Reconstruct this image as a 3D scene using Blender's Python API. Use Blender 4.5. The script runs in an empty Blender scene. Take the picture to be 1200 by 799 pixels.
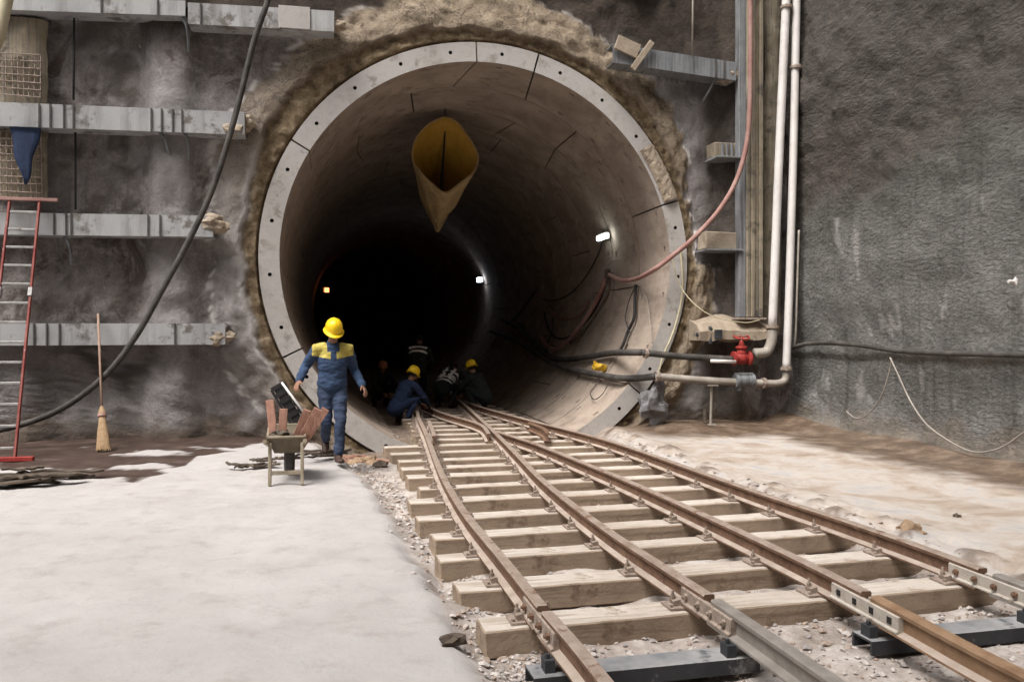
import bpy, math, random
from mathutils import Vector, Matrix, noise
random.seed(7)
R = math.radians
S = bpy.context.scene
COL = S.collection

RANK = 'first second third fourth fifth sixth seventh eighth ninth tenth eleventh twelfth thirteenth fourteenth'.split()
# ------------------------------------------------------------------ camera, sky, sun, exposure
CAM = Vector((0.0, -14.05, 1.56))
YAW = R(12.0)
cd = bpy.data.cameras.new('camera'); cam = bpy.data.objects.new('camera', cd); COL.objects.link(cam)
cam.location = CAM; cam.rotation_euler = (R(90 - 0.32), 0, -YAW)
cd.sensor_width = 36; cd.lens = 30; cd.clip_end = 500; cd.clip_start = 0.05
S.camera = cam
w = bpy.data.worlds.new('World'); S.world = w; w.use_nodes = True
nt = w.node_tree; bg = nt.nodes['Background']; sky = nt.nodes.new('ShaderNodeTexSky')
sky.sky_type = 'NISHITA'; sky.sun_disc = False; sky.sun_elevation = R(60); sky.sun_rotation = R(233)
sky.air_density = 1.0; sky.dust_density = 6.0; sky.ozone_density = 0.6
hs = nt.nodes.new('ShaderNodeHueSaturation'); hs.inputs['Saturation'].default_value = 0.25
nt.links.new(sky.outputs[0], hs.inputs['Color']); nt.links.new(hs.outputs[0], bg.inputs[0]); bg.inputs[1].default_value = 0.15
sl = bpy.data.lights.new('sun', 'SUN'); sl.energy = 2.0; sl.angle = R(28); sl.color = (1, .965, .93)
so = bpy.data.objects.new('sun', sl); COL.objects.link(so)
so.rotation_euler = Vector((0.40, 0.30, -0.86)).to_track_quat('-Z', 'Y').to_euler(); so.location = (0, -10, 20)
S.view_settings.view_transform = 'Standard'; S.view_settings.look = 'None'
S.view_settings.exposure = 0.72; S.view_settings.gamma = 1; S.view_settings.use_curve_mapping = False
S.cycles.max_bounces = 8; S.cycles.use_denoising = True

# ------------------------------------------------------------------ measuring: pixel of the photograph -> point in the place
def ray(x, y):
    u = (x - 600) / 1000; v = (394 - y) / 1000
    return Vector((u * math.cos(YAW) + math.sin(YAW), math.cos(YAW) - u * math.sin(YAW), v))
def gz(x, y, z=0.0):
    r = ray(x, y); return CAM + r * ((z - CAM.z) / r.z)
def gy(x, y, Y=0.0):
    r = ray(x, y); return CAM + r * ((Y - CAM.y) / r.y)
def gx(x, y, X=8.0):
    r = ray(x, y); return CAM + r * ((X - CAM.x) / r.x)
RC = Vector((2.49, 0, 2.82)); RI = 3.28; RO = 3.60
def cyl(x, y, rad=3.2):                      # point on the tunnel lining
    r = ray(x, y); d = CAM - RC
    a = r.x**2 + r.z**2; b = 2 * (r.x * d.x + r.z * d.z); c = d.x**2 + d.z**2 - rad * rad
    return CAM + r * ((-b + math.sqrt(max(b * b - 4 * a * c, 0))) / (2 * a))
def fbm(p, s, o=4, off=0.0):
    return noise.fractal(Vector((p[0] * s + off, p[1] * s - off, p[2] * s + off * 2)), 1.0, 2.0, o)
def ss(a, b, x):
    t = min(max((x - a) / (b - a), 0), 1); return t * t * (3 - 2 * t)

# ------------------------------------------------------------------ materials
def nmat(name, rough=0.85, metal=0.0):
    m = bpy.data.materials.new(name); m.use_nodes = True
    b = m.node_tree.nodes['Principled BSDF']
    b.inputs['Roughness'].default_value = rough; b.inputs['Metallic'].default_value = metal
    b.inputs['Specular IOR Level'].default_value = 0.3
    return m, m.node_tree, b
def N(t, k, **kw):
    n = t.nodes.new(k)
    for a, v in kw.items():
        if a in n.inputs: n.inputs[a].default_value = v
        else: setattr(n, a, v)
    return n
def coords(t, scale=(1, 1, 1)):
    tc = t.nodes.new('ShaderNodeTexCoord'); mp = t.nodes.new('ShaderNodeMapping')
    mp.inputs['Scale'].default_value = scale; t.links.new(tc.outputs['Object'], mp.inputs[0]); return mp.outputs[0]
def ntex(t, vec, scale, detail=6, rough=.6, dist=0.0):
    n = N(t, 'ShaderNodeTexNoise', Scale=scale, Detail=detail, Roughness=rough, Distortion=dist); t.links.new(vec, n.inputs['Vector']); return n.outputs['Fac']
def ramp(t, f, stops):
    r = t.nodes.new('ShaderNodeValToRGB'); e = r.color_ramp.elements
    while len(e) < len(stops): e.new(0.5)
    for i, (p, c) in enumerate(stops):
        e[i].position = p; e[i].color = (c, c, c, 1) if not hasattr(c, '__len__') else (*c, 1)
    t.links.new(f, r.inputs[0]); return r.outputs[0]
def mix(t, f, a, b, mode='MIX'):
    m = N(t, 'ShaderNodeMix', data_type='RGBA', blend_type=mode)
    if hasattr(f, 'links') or hasattr(f, 'is_linked'): t.links.new(f, m.inputs[0])
    else: m.inputs[0].default_value = f
    for k, v in ((6, a), (7, b)):
        if isinstance(v, tuple): m.inputs[k].default_value = (*v, 1)
        else: t.links.new(v, m.inputs[k])
    return m.outputs[2]
def bump(t, b, h, strength=.5, dist=.02):
    n = N(t, 'ShaderNodeBump', Strength=strength, Distance=dist); t.links.new(h, n.inputs['Height']); t.links.new(n.outputs[0], b.inputs['Normal'])
def attr(t, name):
    a = N(t, 'ShaderNodeAttribute', attribute_name=name); return a.outputs['Fac']
def simple(name, c1, c2, scale=6, rough=.8, metal=0., bs=.3, bd=.01, spots=None, streak=None, bscale=30):
    m, t, b = nmat(name, rough, metal)
    v = coords(t)
    c = ramp(t, ntex(t, v, scale, 8, .65), [(.3, c1), (.7, c2)])
    if spots:
        c = mix(t, ramp(t, ntex(t, v, spots[1], 6, .7), [(spots[2], 0.), (spots[2] + .08, 1.)]), c, spots[0])
    if streak:
        v2 = coords(t, streak[1]); c = mix(t, ramp(t, ntex(t, v2, 3, 6, .7), [(.48, 0.), (.68, 1.)]), c, streak[0])
    t.links.new(c, b.inputs['Base Color'])
    bump(t, b, ntex(t, v, bscale, 6, .7), bs, bd)
    return m
M = {}
M['concrete'] = simple('lining_concrete', (.29, .23, .185), (.44, .36, .295), 1.6, .9, 0, .35, .01, spots=((.22, .17, .135), 1.4, .58), streak=((.25, .20, .16), (.5, .5, 1.5)))
M['ringface'] = simple('ring_edge_concrete', (.38, .355, .335), (.54, .51, .48), 3, .9, 0, .6, .015, spots=((.28, .25, .22), 2.6, .57), streak=((.34, .31, .28), (1, 1, 1)))
M['sleeve'] = simple('dark_liner', (.02, .018, .015), (.05, .04, .03), 5)
M['galv'] = simple('grimy_painted_steel', (.30, .30, .305), (.46, .455, .45), .9, .75, .05, .25, .008, spots=((.15, .135, .12), 2.6, .54), streak=((.22, .21, .205), (1.1, 1, .16)))
M['rust'] = simple('rail_rust', (.115, .066, .043), (.24, .145, .096), 9, .8, .15, .4, .004, spots=((.30, .2, .14), 14, .6))
M['railtop'] = simple('rail_worn_top', (.28, .21, .165), (.45, .365, .305), 10, .5, .2, .2, .002, spots=((.20, .115, .075), 7, .56))
M['railgrey'] = simple('rail_grey', (.24, .215, .19), (.38, .345, .31), 8, .55, .35, .2, .003)
M['railorange'] = simple('rail_orange_rust', (.20, .115, .065), (.34, .225, .14), 8, .75, .1, .3, .003)
M['plate'] = simple('pale_plate_steel', (.38, .34, .29), (.55, .50, .44), 12, .6, .2, .3, .003, spots=((.14, .08, .05), 18, .6))
M['clip'] = simple('clip_rusty', (.17, .125, .095), (.42, .345, .29), 25, .8, .1, .3, .003)
M['wood'] = simple('weathered_sleeper_wood', (.25, .185, .135), (.39, .305, .225), 2, .9, 0, .8, .01, spots=((.17, .12, .085), 2.5, .58), streak=((.17, .12, .085), (.35, 5, 6)))
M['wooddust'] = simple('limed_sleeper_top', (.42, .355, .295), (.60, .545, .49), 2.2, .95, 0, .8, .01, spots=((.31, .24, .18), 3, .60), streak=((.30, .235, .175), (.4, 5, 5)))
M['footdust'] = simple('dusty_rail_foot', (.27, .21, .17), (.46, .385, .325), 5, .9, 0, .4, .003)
M['darksteel'] = simple('dark_steel', (.028, .03, .034), (.06, .062, .068), 6, .7, .2, .3, .004, spots=((.26, .25, .25), 3, .62))
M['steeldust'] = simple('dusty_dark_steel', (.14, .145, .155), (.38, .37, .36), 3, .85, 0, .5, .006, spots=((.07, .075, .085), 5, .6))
M['darkgrey'] = simple('dirt_dark_grey', (.06, .056, .052), (.12, .11, .105), 5)
M['bluedark'] = simple('trouser_blue_cloth', (.022, .032, .062), (.042, .06, .105), 7, .9, 0, .6, .015, bscale=12)
M['black'] = simple('black_rubber', (.012, .012, .013), (.035, .033, .032), 8, .7)
M['hose_dusty'] = simple('dusty_black_hose', (.025, .023, .022), (.10, .09, .08), 4, .75)
M['redhose'] = simple('dusty_red_hose', (.24, .10, .085), (.42, .28, .24), 2.2, .8)
M['pipe'] = simple('white_painted_pipe', (.60, .56, .53), (.76, .73, .70), 3, .55, 0, .15, .004, spots=((.34, .26, .2), 6, .66))
M['pipegrey'] = simple('dirty_grey_pipe', (.22, .19, .16), (.42, .38, .33), 3, .7, .1)
M['redpaint'] = simple('red_paint', (.24, .018, .016), (.36, .05, .04), 7, .65)
M['ladder'] = simple('ladder_red_paint', (.17, .028, .024), (.27, .10, .08), 4, .8, spots=((.3, .24, .21), 6, .6))
M['alu'] = simple('ladder_aluminium', (.26, .25, .24), (.42, .41, .40), 9, .6, .1, spots=((.16, .13, .11), 8, .58))
M['straw'] = simple('broom_straw', (.25, .155, .08), (.40, .28, .17), 20, .9)
M['stick'] = simple('broom_stick', (.25, .16, .115), (.36, .25, .19), 8, .8)
M['tan'] = simple('tan_mortar', (.28, .22, .16), (.42, .35, .27), 5, .95, 0, .7, .02, spots=((.14, .12, .10), 4, .6))
M['pilecol'] = simple('ochre_post', (.20, .165, .11), (.33, .28, .21), 4, .9, 0, .5, .01, spots=((.10, .085, .065), 2.2, .54), streak=((.12, .11, .10), (10, 1, .3)))
M['bluegrey'] = simple('blue_grey_steel', (.17, .18, .19), (.27, .275, .28), 4, .7, .1, .3, .006, streak=((.1, .1, .1), (10, 1, .3)))
M['duct'] = simple('yellow_duct_fabric', (.36, .20, .025), (.50, .30, .05), 5, .8, 0, .5, .02, spots=((.22, .13, .05), 5, .6))
M['ductout'] = simple('dirty_duct_back', (.27, .19, .085), (.44, .32, .17), 9, .85, 0, .5, .02)
M['barrow'] = simple('dusty_olive_barrow', (.20, .165, .11), (.36, .31, .24), 9, .8)
M['trayolive'] = simple('dirty_olive_tray', (.09, .072, .045), (.20, .165, .12), 7, .8)
M['plank'] = simple('reddish_board', (.34, .17, .12), (.48, .28, .21), 9, .85, streak=((.2, .1, .07), (8, 8, .8)))
M['scrap'] = simple('dark_scrap', (.05, .038, .03), (.16, .125, .095), 6, .85)
M['rock'] = simple('grey_rock', (.13, .125, .13), (.27, .26, .265), 6, .9, 0, .8, .03)
M['brownrock'] = simple('brown_rock', (.26, .17, .10), (.38, .27, .18), 6, .9, 0, .8, .03)
M['blue'] = simple('work_blue_cloth', (.024, .042, .088), (.048, .080, .150), 7, .9, 0, .6, .015, bscale=12)
M['navy'] = simple('navy_cloth', (.012, .022, .055), (.025, .04, .09), 7, .9, 0, .6, .015, bscale=12)
M['yoke'] = simple('yellow_cloth', (.42, .34, .07), (.56, .47, .14), 9, .9, 0, .4, .01)
M['darkcloth'] = simple('black_green_cloth', (.012, .018, .017), (.028, .036, .034), 7, .9, 0, .6, .015, bscale=12)
M['stripe'] = simple('white_reflective_tape', (.8, .8, .8), (.9, .9, .9), 9, .4)
M['skin'] = simple('skin', (.30, .15, .095), (.38, .2, .135), 12, .6, 0, .1, .003)
M['skinshade'] = simple('skin_shaded', (.22, .11, .07), (.28, .15, .1), 12, .6, 0, .1, .003)  # darker skin copy, shade on the faces put into the colour
M['helmet'] = simple('yellow_helmet_plastic', (.78, .50, .01), (.86, .58, .02), 5, .35, 0, .02, .002)
M['helmetbrown'] = simple('dull_orange_helmet', (.35, .14, .07), (.42, .18, .1), 5, .5)
M['boot'] = simple('brown_boot', (.03, .018, .014), (.07, .04, .03), 9, .6)
M['hair'] = simple('dark_hair', (.01, .008, .007), (.02, .016, .014), 30, .7)
M['bluecloth'] = simple('blue_plastic_rag', (.01, .018, .045), (.022, .04, .09), 8, .7)
M['yellow'] = simple('yellow_paint', (.6, .36, .02), (.75, .48, .05), 12, .5)
M['beigepipe'] = simple('beige_pipe', (.42, .36, .22), (.55, .5, .36), 3, .6)
def emis(name, c, s):
    m, t, b = nmat(name); b.inputs['Base Color'].default_value = (.8, .8, .8, 1)
    b.inputs['Emission Color'].default_value = (*c, 1); b.inputs['Emission Strength'].default_value = s; return m
M['lampwhite'] = emis('lit_tube', (.9, 1, .98), 6); M['lampfar'] = emis('lit_lamp', (.75, .85, 1), 8); M['lampred'] = emis('lit_orange_lamp', (1, .25, .08), 3)
M['lampcase'] = simple('lamp_case', (.3, .3, .3), (.4, .4, .4))

def wall_material(name, lo, hi, fine=18., bd=.05):
    m, t, b = nmat(name, .9)
    v = coords(t)
    c = ramp(t, ntex(t, v, .9, 9, .68, .6), [(.32, lo), (.52, tuple((a + q) / 2 for a, q in zip(lo, hi))), (.72, hi)])
    st = ntex(t, coords(t, (3.2, 3.2, .25)), 1.6, 7, .7, .3)
    c = mix(t, ramp(t, st, [(.5, 0.), (.72, .55)]), c, (.035, .03, .027))
    sw = ntex(t, coords(t, (1., 1., 1.2)), 1.3, 8, .66, 2.6)
    c = mix(t, ramp(t, sw, [(.50, 0.), (.64, .55)]), c, (.43, .40, .385))
    sb = ntex(t, coords(t, (1.2, 1., .8)), 1.1, 9, .7, 1.8)
    c = mix(t, ramp(t, sb, [(.52, 0.), (.60, .8)]), c, (.085, .062, .05))
    hc = ntex(t, v, 24, 4, .7)
    c = mix(t, ramp(t, hc, [(.35, .35), (.6, 0.)]), c, (.03, .027, .025))
    sp = ntex(t, v, 9, 4, .6)
    c = mix(t, ramp(t, sp, [(.68, 0.), (.73, .5)]), c, (.42, .41, .40))
    # regions held on the vertices: clay, mortar, pale concrete, wet foot, dark brown
    c = mix(t, attr(t, 'pale'), c, ramp(t, ntex(t, v, 2.2, 8, .7, .8), [(.33, (.20, .185, .18)), (.52, (.33, .31, .305)), (.7, (.46, .44, .43))]))
    c = mix(t, attr(t, 'brown'), c, ramp(t, ntex(t, v, 3, 6, .7), [(.35, (.035, .027, .022)), (.7, (.085, .065, .05))]))
    mo = ramp(t, ntex(t, v, 3.5, 10, .78, .3), [(.33, (.19, .145, .10)), (.5, (.31, .245, .175)), (.68, (.41, .34, .26))])
    mo = mix(t, ramp(t, ntex(t, v, 1.0, 5, .6, 1.5), [(.488, 0.), (.5, .85), (.512, 0.)]), mo, (.07, .05, .035))
    mo = mix(t, ramp(t, ntex(t, v, 28, 4, .7), [(.36, .55), (.5, 0.)]), mo, (.12, .09, .065))
    c = mix(t, attr(t, 'mortar'), c, mo)
    c = mix(t, attr(t, 'clay'), c, ramp(t, ntex(t, v, 5, 9, .75), [(.33, (.065, .044, .025)), (.5, (.20, .145, .085)), (.68, (.36, .285, .195))]))
    c = mix(t, attr(t, 'lime'), c, (.58, .55, .53))
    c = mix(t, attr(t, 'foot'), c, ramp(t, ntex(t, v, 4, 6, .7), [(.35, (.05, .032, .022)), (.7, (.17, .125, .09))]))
    t.links.new(c, b.inputs['Base Color'])
    h = ntex(t, v, fine, 10, .72)
    bump(t, b, h, .8, bd)
    return m
M['wall'] = wall_material('shotcrete_front', (.145, .12, .11), (.33, .30, .285), 14., .06)
M['farwall'] = simple('shotcrete_plain', (.08, .075, .07), (.15, .14, .13), 1.5, .9, 0, .8, .05)
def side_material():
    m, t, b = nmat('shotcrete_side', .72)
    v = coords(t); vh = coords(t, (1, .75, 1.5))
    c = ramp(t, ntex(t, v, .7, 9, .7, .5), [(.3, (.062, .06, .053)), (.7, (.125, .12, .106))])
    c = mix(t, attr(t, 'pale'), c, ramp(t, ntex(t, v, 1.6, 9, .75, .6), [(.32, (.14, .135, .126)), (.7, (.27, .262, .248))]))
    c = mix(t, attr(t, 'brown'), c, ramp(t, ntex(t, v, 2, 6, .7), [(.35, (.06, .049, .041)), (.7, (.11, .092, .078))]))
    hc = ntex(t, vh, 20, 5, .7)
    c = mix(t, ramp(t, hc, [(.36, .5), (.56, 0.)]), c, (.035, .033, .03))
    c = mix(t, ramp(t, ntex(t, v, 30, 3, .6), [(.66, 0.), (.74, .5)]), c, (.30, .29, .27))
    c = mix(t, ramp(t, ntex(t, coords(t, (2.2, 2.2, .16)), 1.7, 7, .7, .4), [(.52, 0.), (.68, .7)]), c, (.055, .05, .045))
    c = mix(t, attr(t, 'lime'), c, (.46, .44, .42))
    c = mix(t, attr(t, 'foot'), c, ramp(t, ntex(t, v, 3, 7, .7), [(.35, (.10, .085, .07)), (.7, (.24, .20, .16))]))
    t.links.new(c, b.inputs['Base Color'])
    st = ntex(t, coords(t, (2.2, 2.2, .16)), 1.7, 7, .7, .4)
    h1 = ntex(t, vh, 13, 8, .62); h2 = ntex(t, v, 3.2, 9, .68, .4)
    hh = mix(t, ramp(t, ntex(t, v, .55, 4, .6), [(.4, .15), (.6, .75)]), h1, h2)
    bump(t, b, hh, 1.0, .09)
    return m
def ground_material():
    m, t, b = nmat('lime_dusted_ground', .95)
    v = coords(t)
    c = ramp(t, ntex(t, v, .8, 9, .65, .4), [(.3, (.375, .35, .335)), (.7, (.455, .43, .415))])
    c = mix(t, ramp(t, ntex(t, v, 3.5, 8, .7), [(.52, 0.), (.70, .6)]), c, (.30, .268, .245))
    c = mix(t, ramp(t, ntex(t, coords(t, (1, 2.2, 1)), 1.1, 9, .75, .5), [(.52, 0.), (.72, .4)]), c, (.32, .30, .288))
    c = mix(t, attr(t, 'right'), c, ramp(t, ntex(t, v, 1.5, 9, .7, .6), [(.3, (.24, .18, .135)), (.42, (.36, .295, .24)), (.55, (.44, .395, .355)), (.68, (.34, .33, .33))]))
    c = mix(t, attr(t, 'bed'), c, ramp(t, ntex(t, v, 4, 9, .75), [(.3, (.17, .135, .11)), (.5, (.37, .32, .285)), (.68, (.56, .52, .485))]))
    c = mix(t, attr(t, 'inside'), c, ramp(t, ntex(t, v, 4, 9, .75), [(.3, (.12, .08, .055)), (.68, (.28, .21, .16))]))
    c = mix(t, attr(t, 'brownwet'), c, ramp(t, ntex(t, v, 3, 8, .7), [(.3, (.045, .028, .018)), (.5, (.11, .073, .048)), (.7, (.22, .165, .12))]))
    c = mix(t, attr(t, 'wet'), c, ramp(t, ntex(t, v, 2.5, 8, .7), [(.3, (.032, .019, .014)), (.55, (.07, .046, .036)), (.72, (.125, .092, .075))]))
    t.links.new(c, b.inputs['Base Color'])
    r = N(t, 'ShaderNodeMapRange'); t.links.new(attr(t, 'wet'), r.inputs[0]); r.inputs[3].default_value = .95; r.inputs[4].default_value = .6
    t.links.new(r.outputs[0], b.inputs['Roughness'])
    bump(t, b, ntex(t, v, 9, 10, .72), .45, .025)
    return m
M['ground'] = ground_material()
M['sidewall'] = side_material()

# ------------------------------------------------------------------ mesh building
def wloc(o):
    p = Vector((0, 0, 0))
    while o is not None: p = p + o.location; o = o.parent
    return p
class MB:
    def __init__(s): s.v = []; s.f = []; s.m = []; s.mi = 0
    def add(s, vs, fs):
        o = len(s.v); s.v += [Vector(p) for p in vs]; s.f += [tuple(i + o for i in f) for f in fs]; s.m += [s.mi] * len(fs); return s
    def box(s, c, d, rot=None, taper=1.0, jit=0.0):
        c = Vector(c); vs = []
        for z in (-1, 1):
            for y in (-1, 1):
                for x in (-1, 1):
                    k = taper if z > 0 else 1
                    p = Vector((x * d[0] / 2 * k, y * d[1] / 2 * k, z * d[2] / 2)) + Vector([random.uniform(-jit, jit) for _ in '123'])
                    if rot is not None: p = rot @ p
                    vs.append(c + p)
        return s.add(vs, [(0, 2, 3, 1), (4, 5, 7, 6), (0, 1, 5, 4), (2, 6, 7, 3), (0, 4, 6, 2), (1, 3, 7, 5)])
    def bar(s, a, b, wd, h, up=(0, 0, 1)):
        a = Vector(a); b = Vector(b); d = (b - a); L = d.length; d.normalize(); up = Vector(up)
        x = d.cross(up).normalized(); z = x.cross(d)
        rot = Matrix((x, d, z)).transposed()
        return s.box((a + b) / 2, (wd, L, h), rot)
    def tube(s, pts, r, n=10, caps=True, lat=None):
        pts = [Vector(p) for p in pts]; k = len(pts)
        rr = r if isinstance(r, (list, tuple)) else [r] * k
        rings = []; prev = None
        for i, p in enumerate(pts):
            d = (pts[min(i + 1, k - 1)] - pts[max(i - 1, 0)]).normalized()
            if prev is None:
                u = Vector(lat) if lat is not None else (Vector((0, 0, 1)) if abs(d.z) < .9 else Vector((1, 0, 0)))
            else: u = prev
            u = (u - d * u.dot(d)).normalized(); prev = u; w_ = d.cross(u)
            q = rr[i]; qx, qy = q if isinstance(q, (list, tuple)) else (q, q)
            rings.append([p + u * (qx * math.cos(2 * math.pi * j / n)) + w_ * (qy * math.sin(2 * math.pi * j / n)) for j in range(n)])
        vs = [p for ring in rings for p in ring]; fs = []
        for i in range(k - 1):
            for j in range(n):
                a = i * n + j; b = i * n + (j + 1) % n; fs.append((a, b, b + n, a + n))
        if caps: fs.append(tuple(range(n - 1, -1, -1))); fs.append(tuple((k - 1) * n + j for j in range(n)))
        return s.add(vs, fs)
    def lathe(s, prof, c=(0, 0, 0), n=20, rot=None):
        c = Vector(c); vs = []
        for (r, z) in prof:
            for j in range(n):
                p = Vector((r * math.cos(2 * math.pi * j / n), r * math.sin(2 * math.pi * j / n), z))
                if rot is not None: p = rot @ p
                vs.append(c + p)
        fs = [(i * n + j, i * n + (j + 1) % n, (i + 1) * n + (j + 1) % n, (i + 1) * n + j) for i in range(len(prof) - 1) for j in range(n)]
        fs.append(tuple(range(n - 1, -1, -1))); fs.append(tuple((len(prof) - 1) * n + j for j in range(n)))
        return s.add(vs, fs)
    def rock(s, c, r, sq=(1, 1, 1), lv=2, seed=0., rough=.35):
        import bmesh
        bm = bmesh.new(); bmesh.ops.create_icosphere(bm, subdivisions=lv, radius=1)
        vs = []
        for v in bm.verts:
            k = 1 + rough * noise.noise(v.co * 1.6 + Vector((seed, seed * 2, 3))) * 1.6
            p = v.co * k; vs.append(Vector(c) + Vector((p.x * sq[0] * r, p.y * sq[1] * r, p.z * sq[2] * r)))
        fs = [tuple(v.index for v in f.verts) for f in bm.faces]; bm.free()
        return s.add(vs, fs)
    def extrude(s, prof, pts, close=True, mids=None):            # prof: (side, up) outline swept along a level path
        pts = [Vector(p) for p in pts]; k = len(pts); n = len(prof); vs = []
        for i, p in enumerate(pts):
            d = (pts[min(i + 1, k - 1)] - pts[max(i - 1, 0)]).normalized(); x = d.cross(Vector((0, 0, 1))).normalized(); z = x.cross(d)
            vs += [p + x * a + z * b for a, b in prof]
        o = len(s.v); s.v += vs
        for i in range(k - 1):
            for j in range(n):
                s.f.append((o + i * n + j, o + i * n + (j + 1) % n, o + (i + 1) * n + (j + 1) % n, o + (i + 1) * n + j)); s.m.append(mids[j] if mids else s.mi)
        s.f.append(tuple(o + j for j in range(n - 1, -1, -1))); s.m.append(0)
        s.f.append(tuple(o + (k - 1) * n + j for j in range(n))); s.m.append(0)
        return s
    def build(s, name, mats, parent=None, bevel=0, smooth=False, origin=None):
        if not isinstance(mats, (list, tuple)): mats = [mats]
        me = bpy.data.meshes.new(name)
        if parent is not None: off = wloc(parent)
        elif origin is not None: off = Vector(origin)
        else:
            xs = [v.x for v in s.v]; ys = [v.y for v in s.v]; zs = [v.z for v in s.v]
            off = Vector(((min(xs) + max(xs)) / 2, (min(ys) + max(ys)) / 2, min(zs)))
        me.from_pydata([v - off for v in s.v], [], s.f)
        for m in mats: me.materials.append(m)
        me.polygons.foreach_set('material_index', [min(i, len(mats) - 1) for i in s.m])
        if smooth: me.polygons.foreach_set('use_smooth', [True] * len(me.polygons))
        me.update()
        o = bpy.data.objects.new(name, me); COL.objects.link(o)
        if parent is not None: o.parent = parent
        else: o.location = off
        if bevel:
            b = o.modifiers.new('bevel', 'BEVEL'); b.width = bevel; b.segments = 1; b.limit_method = 'ANGLE'
        return o
def tag(o, label=None, cat=None, group=None, kind=None):
    if label: o['label'] = label
    if cat: o['category'] = cat
    if group: o['group'] = group
    if kind: o['kind'] = kind
    return o
def empty(name, loc, label, cat, group=None):
    o = bpy.data.objects.new(name, None); COL.objects.link(o); o.location = loc; o.empty_display_size = .2
    return tag(o, label, cat, group)
def smooth_path(p, n=6):
    p = [Vector(q) for q in p]; out = []
    for i in range(len(p) - 1):
        a = p[max(i - 1, 0)]; b = p[i]; c = p[i + 1]; d = p[min(i + 2, len(p) - 1)]
        for k in range(n):
            t = k / n
            out.append(.5 * ((2 * b) + (c - a) * t + (2 * a - 5 * b + 4 * c - d) * t * t + (3 * b - a - 3 * c + d) * t ** 3))
    out.append(p[-1]); return out
def grid_object(name, mat, P, nu, nv, attrs, parent=None):
    """P(i,j) -> (position, dict of masks)"""
    vs = []; A = {k: [] for k in attrs}
    for i in range(nu):
        for j in range(nv):
            p, d = P(i, j); vs.append(p)
            for k in attrs: A[k].append(d.get(k, 0.))
    fs = [(i * nv + j, (i + 1) * nv + j, (i + 1) * nv + j + 1, i * nv + j + 1) for i in range(nu - 1) for j in range(nv - 1)]
    me = bpy.data.meshes.new(name); me.from_pydata(vs, [], fs); me.materials.append(mat)
    for k in attrs:
        a = me.attributes.new(k, 'FLOAT', 'POINT'); a.data.foreach_set('value', A[k])
    me.polygons.foreach_set('use_smooth', [True] * len(me.polygons)); me.update()
    o = bpy.data.objects.new(name, me); COL.objects.link(o); o.parent = parent
    return o

# ------------------------------------------------------------------ the ground: one sheet
def interp(tbl, y):
    if y <= tbl[0][0]: return tbl[0][1]
    for (a, b), (c, d) in zip(tbl, tbl[1:]):
        if y <= c: return b + (d - b) * (y - a) / (c - a)
    return tbl[-1][1]
EDGE = [(-16, .80), (-10.3, .74), (-9, .70), (-8, .64), (-6.4, .55), (-4.5, .42), (-2.4, .10), (-1.5, -.15), (0, -.5)]
EDGR = [(-16, 4.35), (-8, 4.12), (-3, 4.12), (-1.5, 4.2), (0, 4.5)]
def ground_at(x, y):
    n1 = fbm((x, y, 0), .5, 4, 3); n2 = fbm((x, y, 0), 3.2, 5, 9)
    e = interp(EDGE, y) + n2 * .05; er = interp(EDGR, y) + n2 * .06
    bed = ss(e - .16, e + .12, x) * (1 - ss(er - .12, er + .2, x))
    lowp = ss(-2.7, -1.6, y) * ss(-.4, .3, x) * (1 - ss(1.2, 1.7, x))
    deep = .135 + .20 * lowp
    if y > 0: deep = .13
    near = (1 - ss(-11.2, -10.0, y)) * .04
    z = -bed * (deep - near) + n1 * .03 * (1 - bed) + n2 * (.012 + .03 * bed)
    # foot of the walls rises into a fillet
    z += .09 * ss(7.3, 8.0, x) * (1 - ss(-.05, .1, y)) + .02 * ss(-.7, -.1, y) * (1 - ss(-1.3, -.9, x)) * (y < .2)
    z += .09 * ss(-1.6, -.1, y) * ss(5., 5.6, x)
    z += .035 * (1 - bed) * ss(4.1, 4.25, x) * (1 - ss(4.4, 4.9, x)) * (1 + 2 * n2)
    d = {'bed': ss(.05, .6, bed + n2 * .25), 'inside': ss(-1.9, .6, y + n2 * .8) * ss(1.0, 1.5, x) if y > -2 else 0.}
    d['right'] = ss(4.0, 4.4, x) * (1 - bed)
    # wet brown band along the right and the front wall
    bw = ss(6.55, 7.25, x + n1 * .5 + n2 * .3) * ss(-12, -6, y) * .95
    bw = max(bw, ss(-2.1, -1.1, y + n1 * .8 + n2 * .3 + .25 * (x > 6)) * ss(4.5, 5.2, x))
    d['brownwet'] = max(min(bw, 1), ss(-1.9, -1.1, y + n2 * .7) * ss(-.2, .3, x) * (1 - ss(1.2, 1.6, x)) * .8, .7 * ss(.42, .6, n2 + .3 - abs(x - 4.35)) if x > 4 else 0)
    # the puddle in front of the left wall
    pud = 0.
    if x < -.8:
        q = fbm((x * .8, y * 1.3, 0), 1.3, 6, 21)
        lim = interp([(-9, -3.2), (-4.4, -2.95), (-3.4, -3.0), (-2.9, -3.5), (-2.6, -3.85), (-2.0, -3.85), (-1.75, -3.2), (-1.7, -2.2), (-1.2, -1.35), (-.8, -.6)], x) + .9 * q + .25 * fbm((x, y, 0), 4.5, 4, 51)
        hole = max(math.exp(-(((x + 2.30) / .62) ** 2 + ((y + 2.0) / .33) ** 2)), math.exp(-(((x + 2.15) / .26) ** 2 + ((y + 3.05) / .22) ** 2)))
        pud = ss(lim - .07, lim + .07, y) * (1 - ss(.45, .55, hole + q * .7))
    d['wet'] = pud
    # footprints and tracks pressed into the pad
    z += .012 * min(0, fbm((x, y, 0), 4.5, 3, 40) + .12) * (1 - bed)
    z -= .012 * pud
    return z, d
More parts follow.
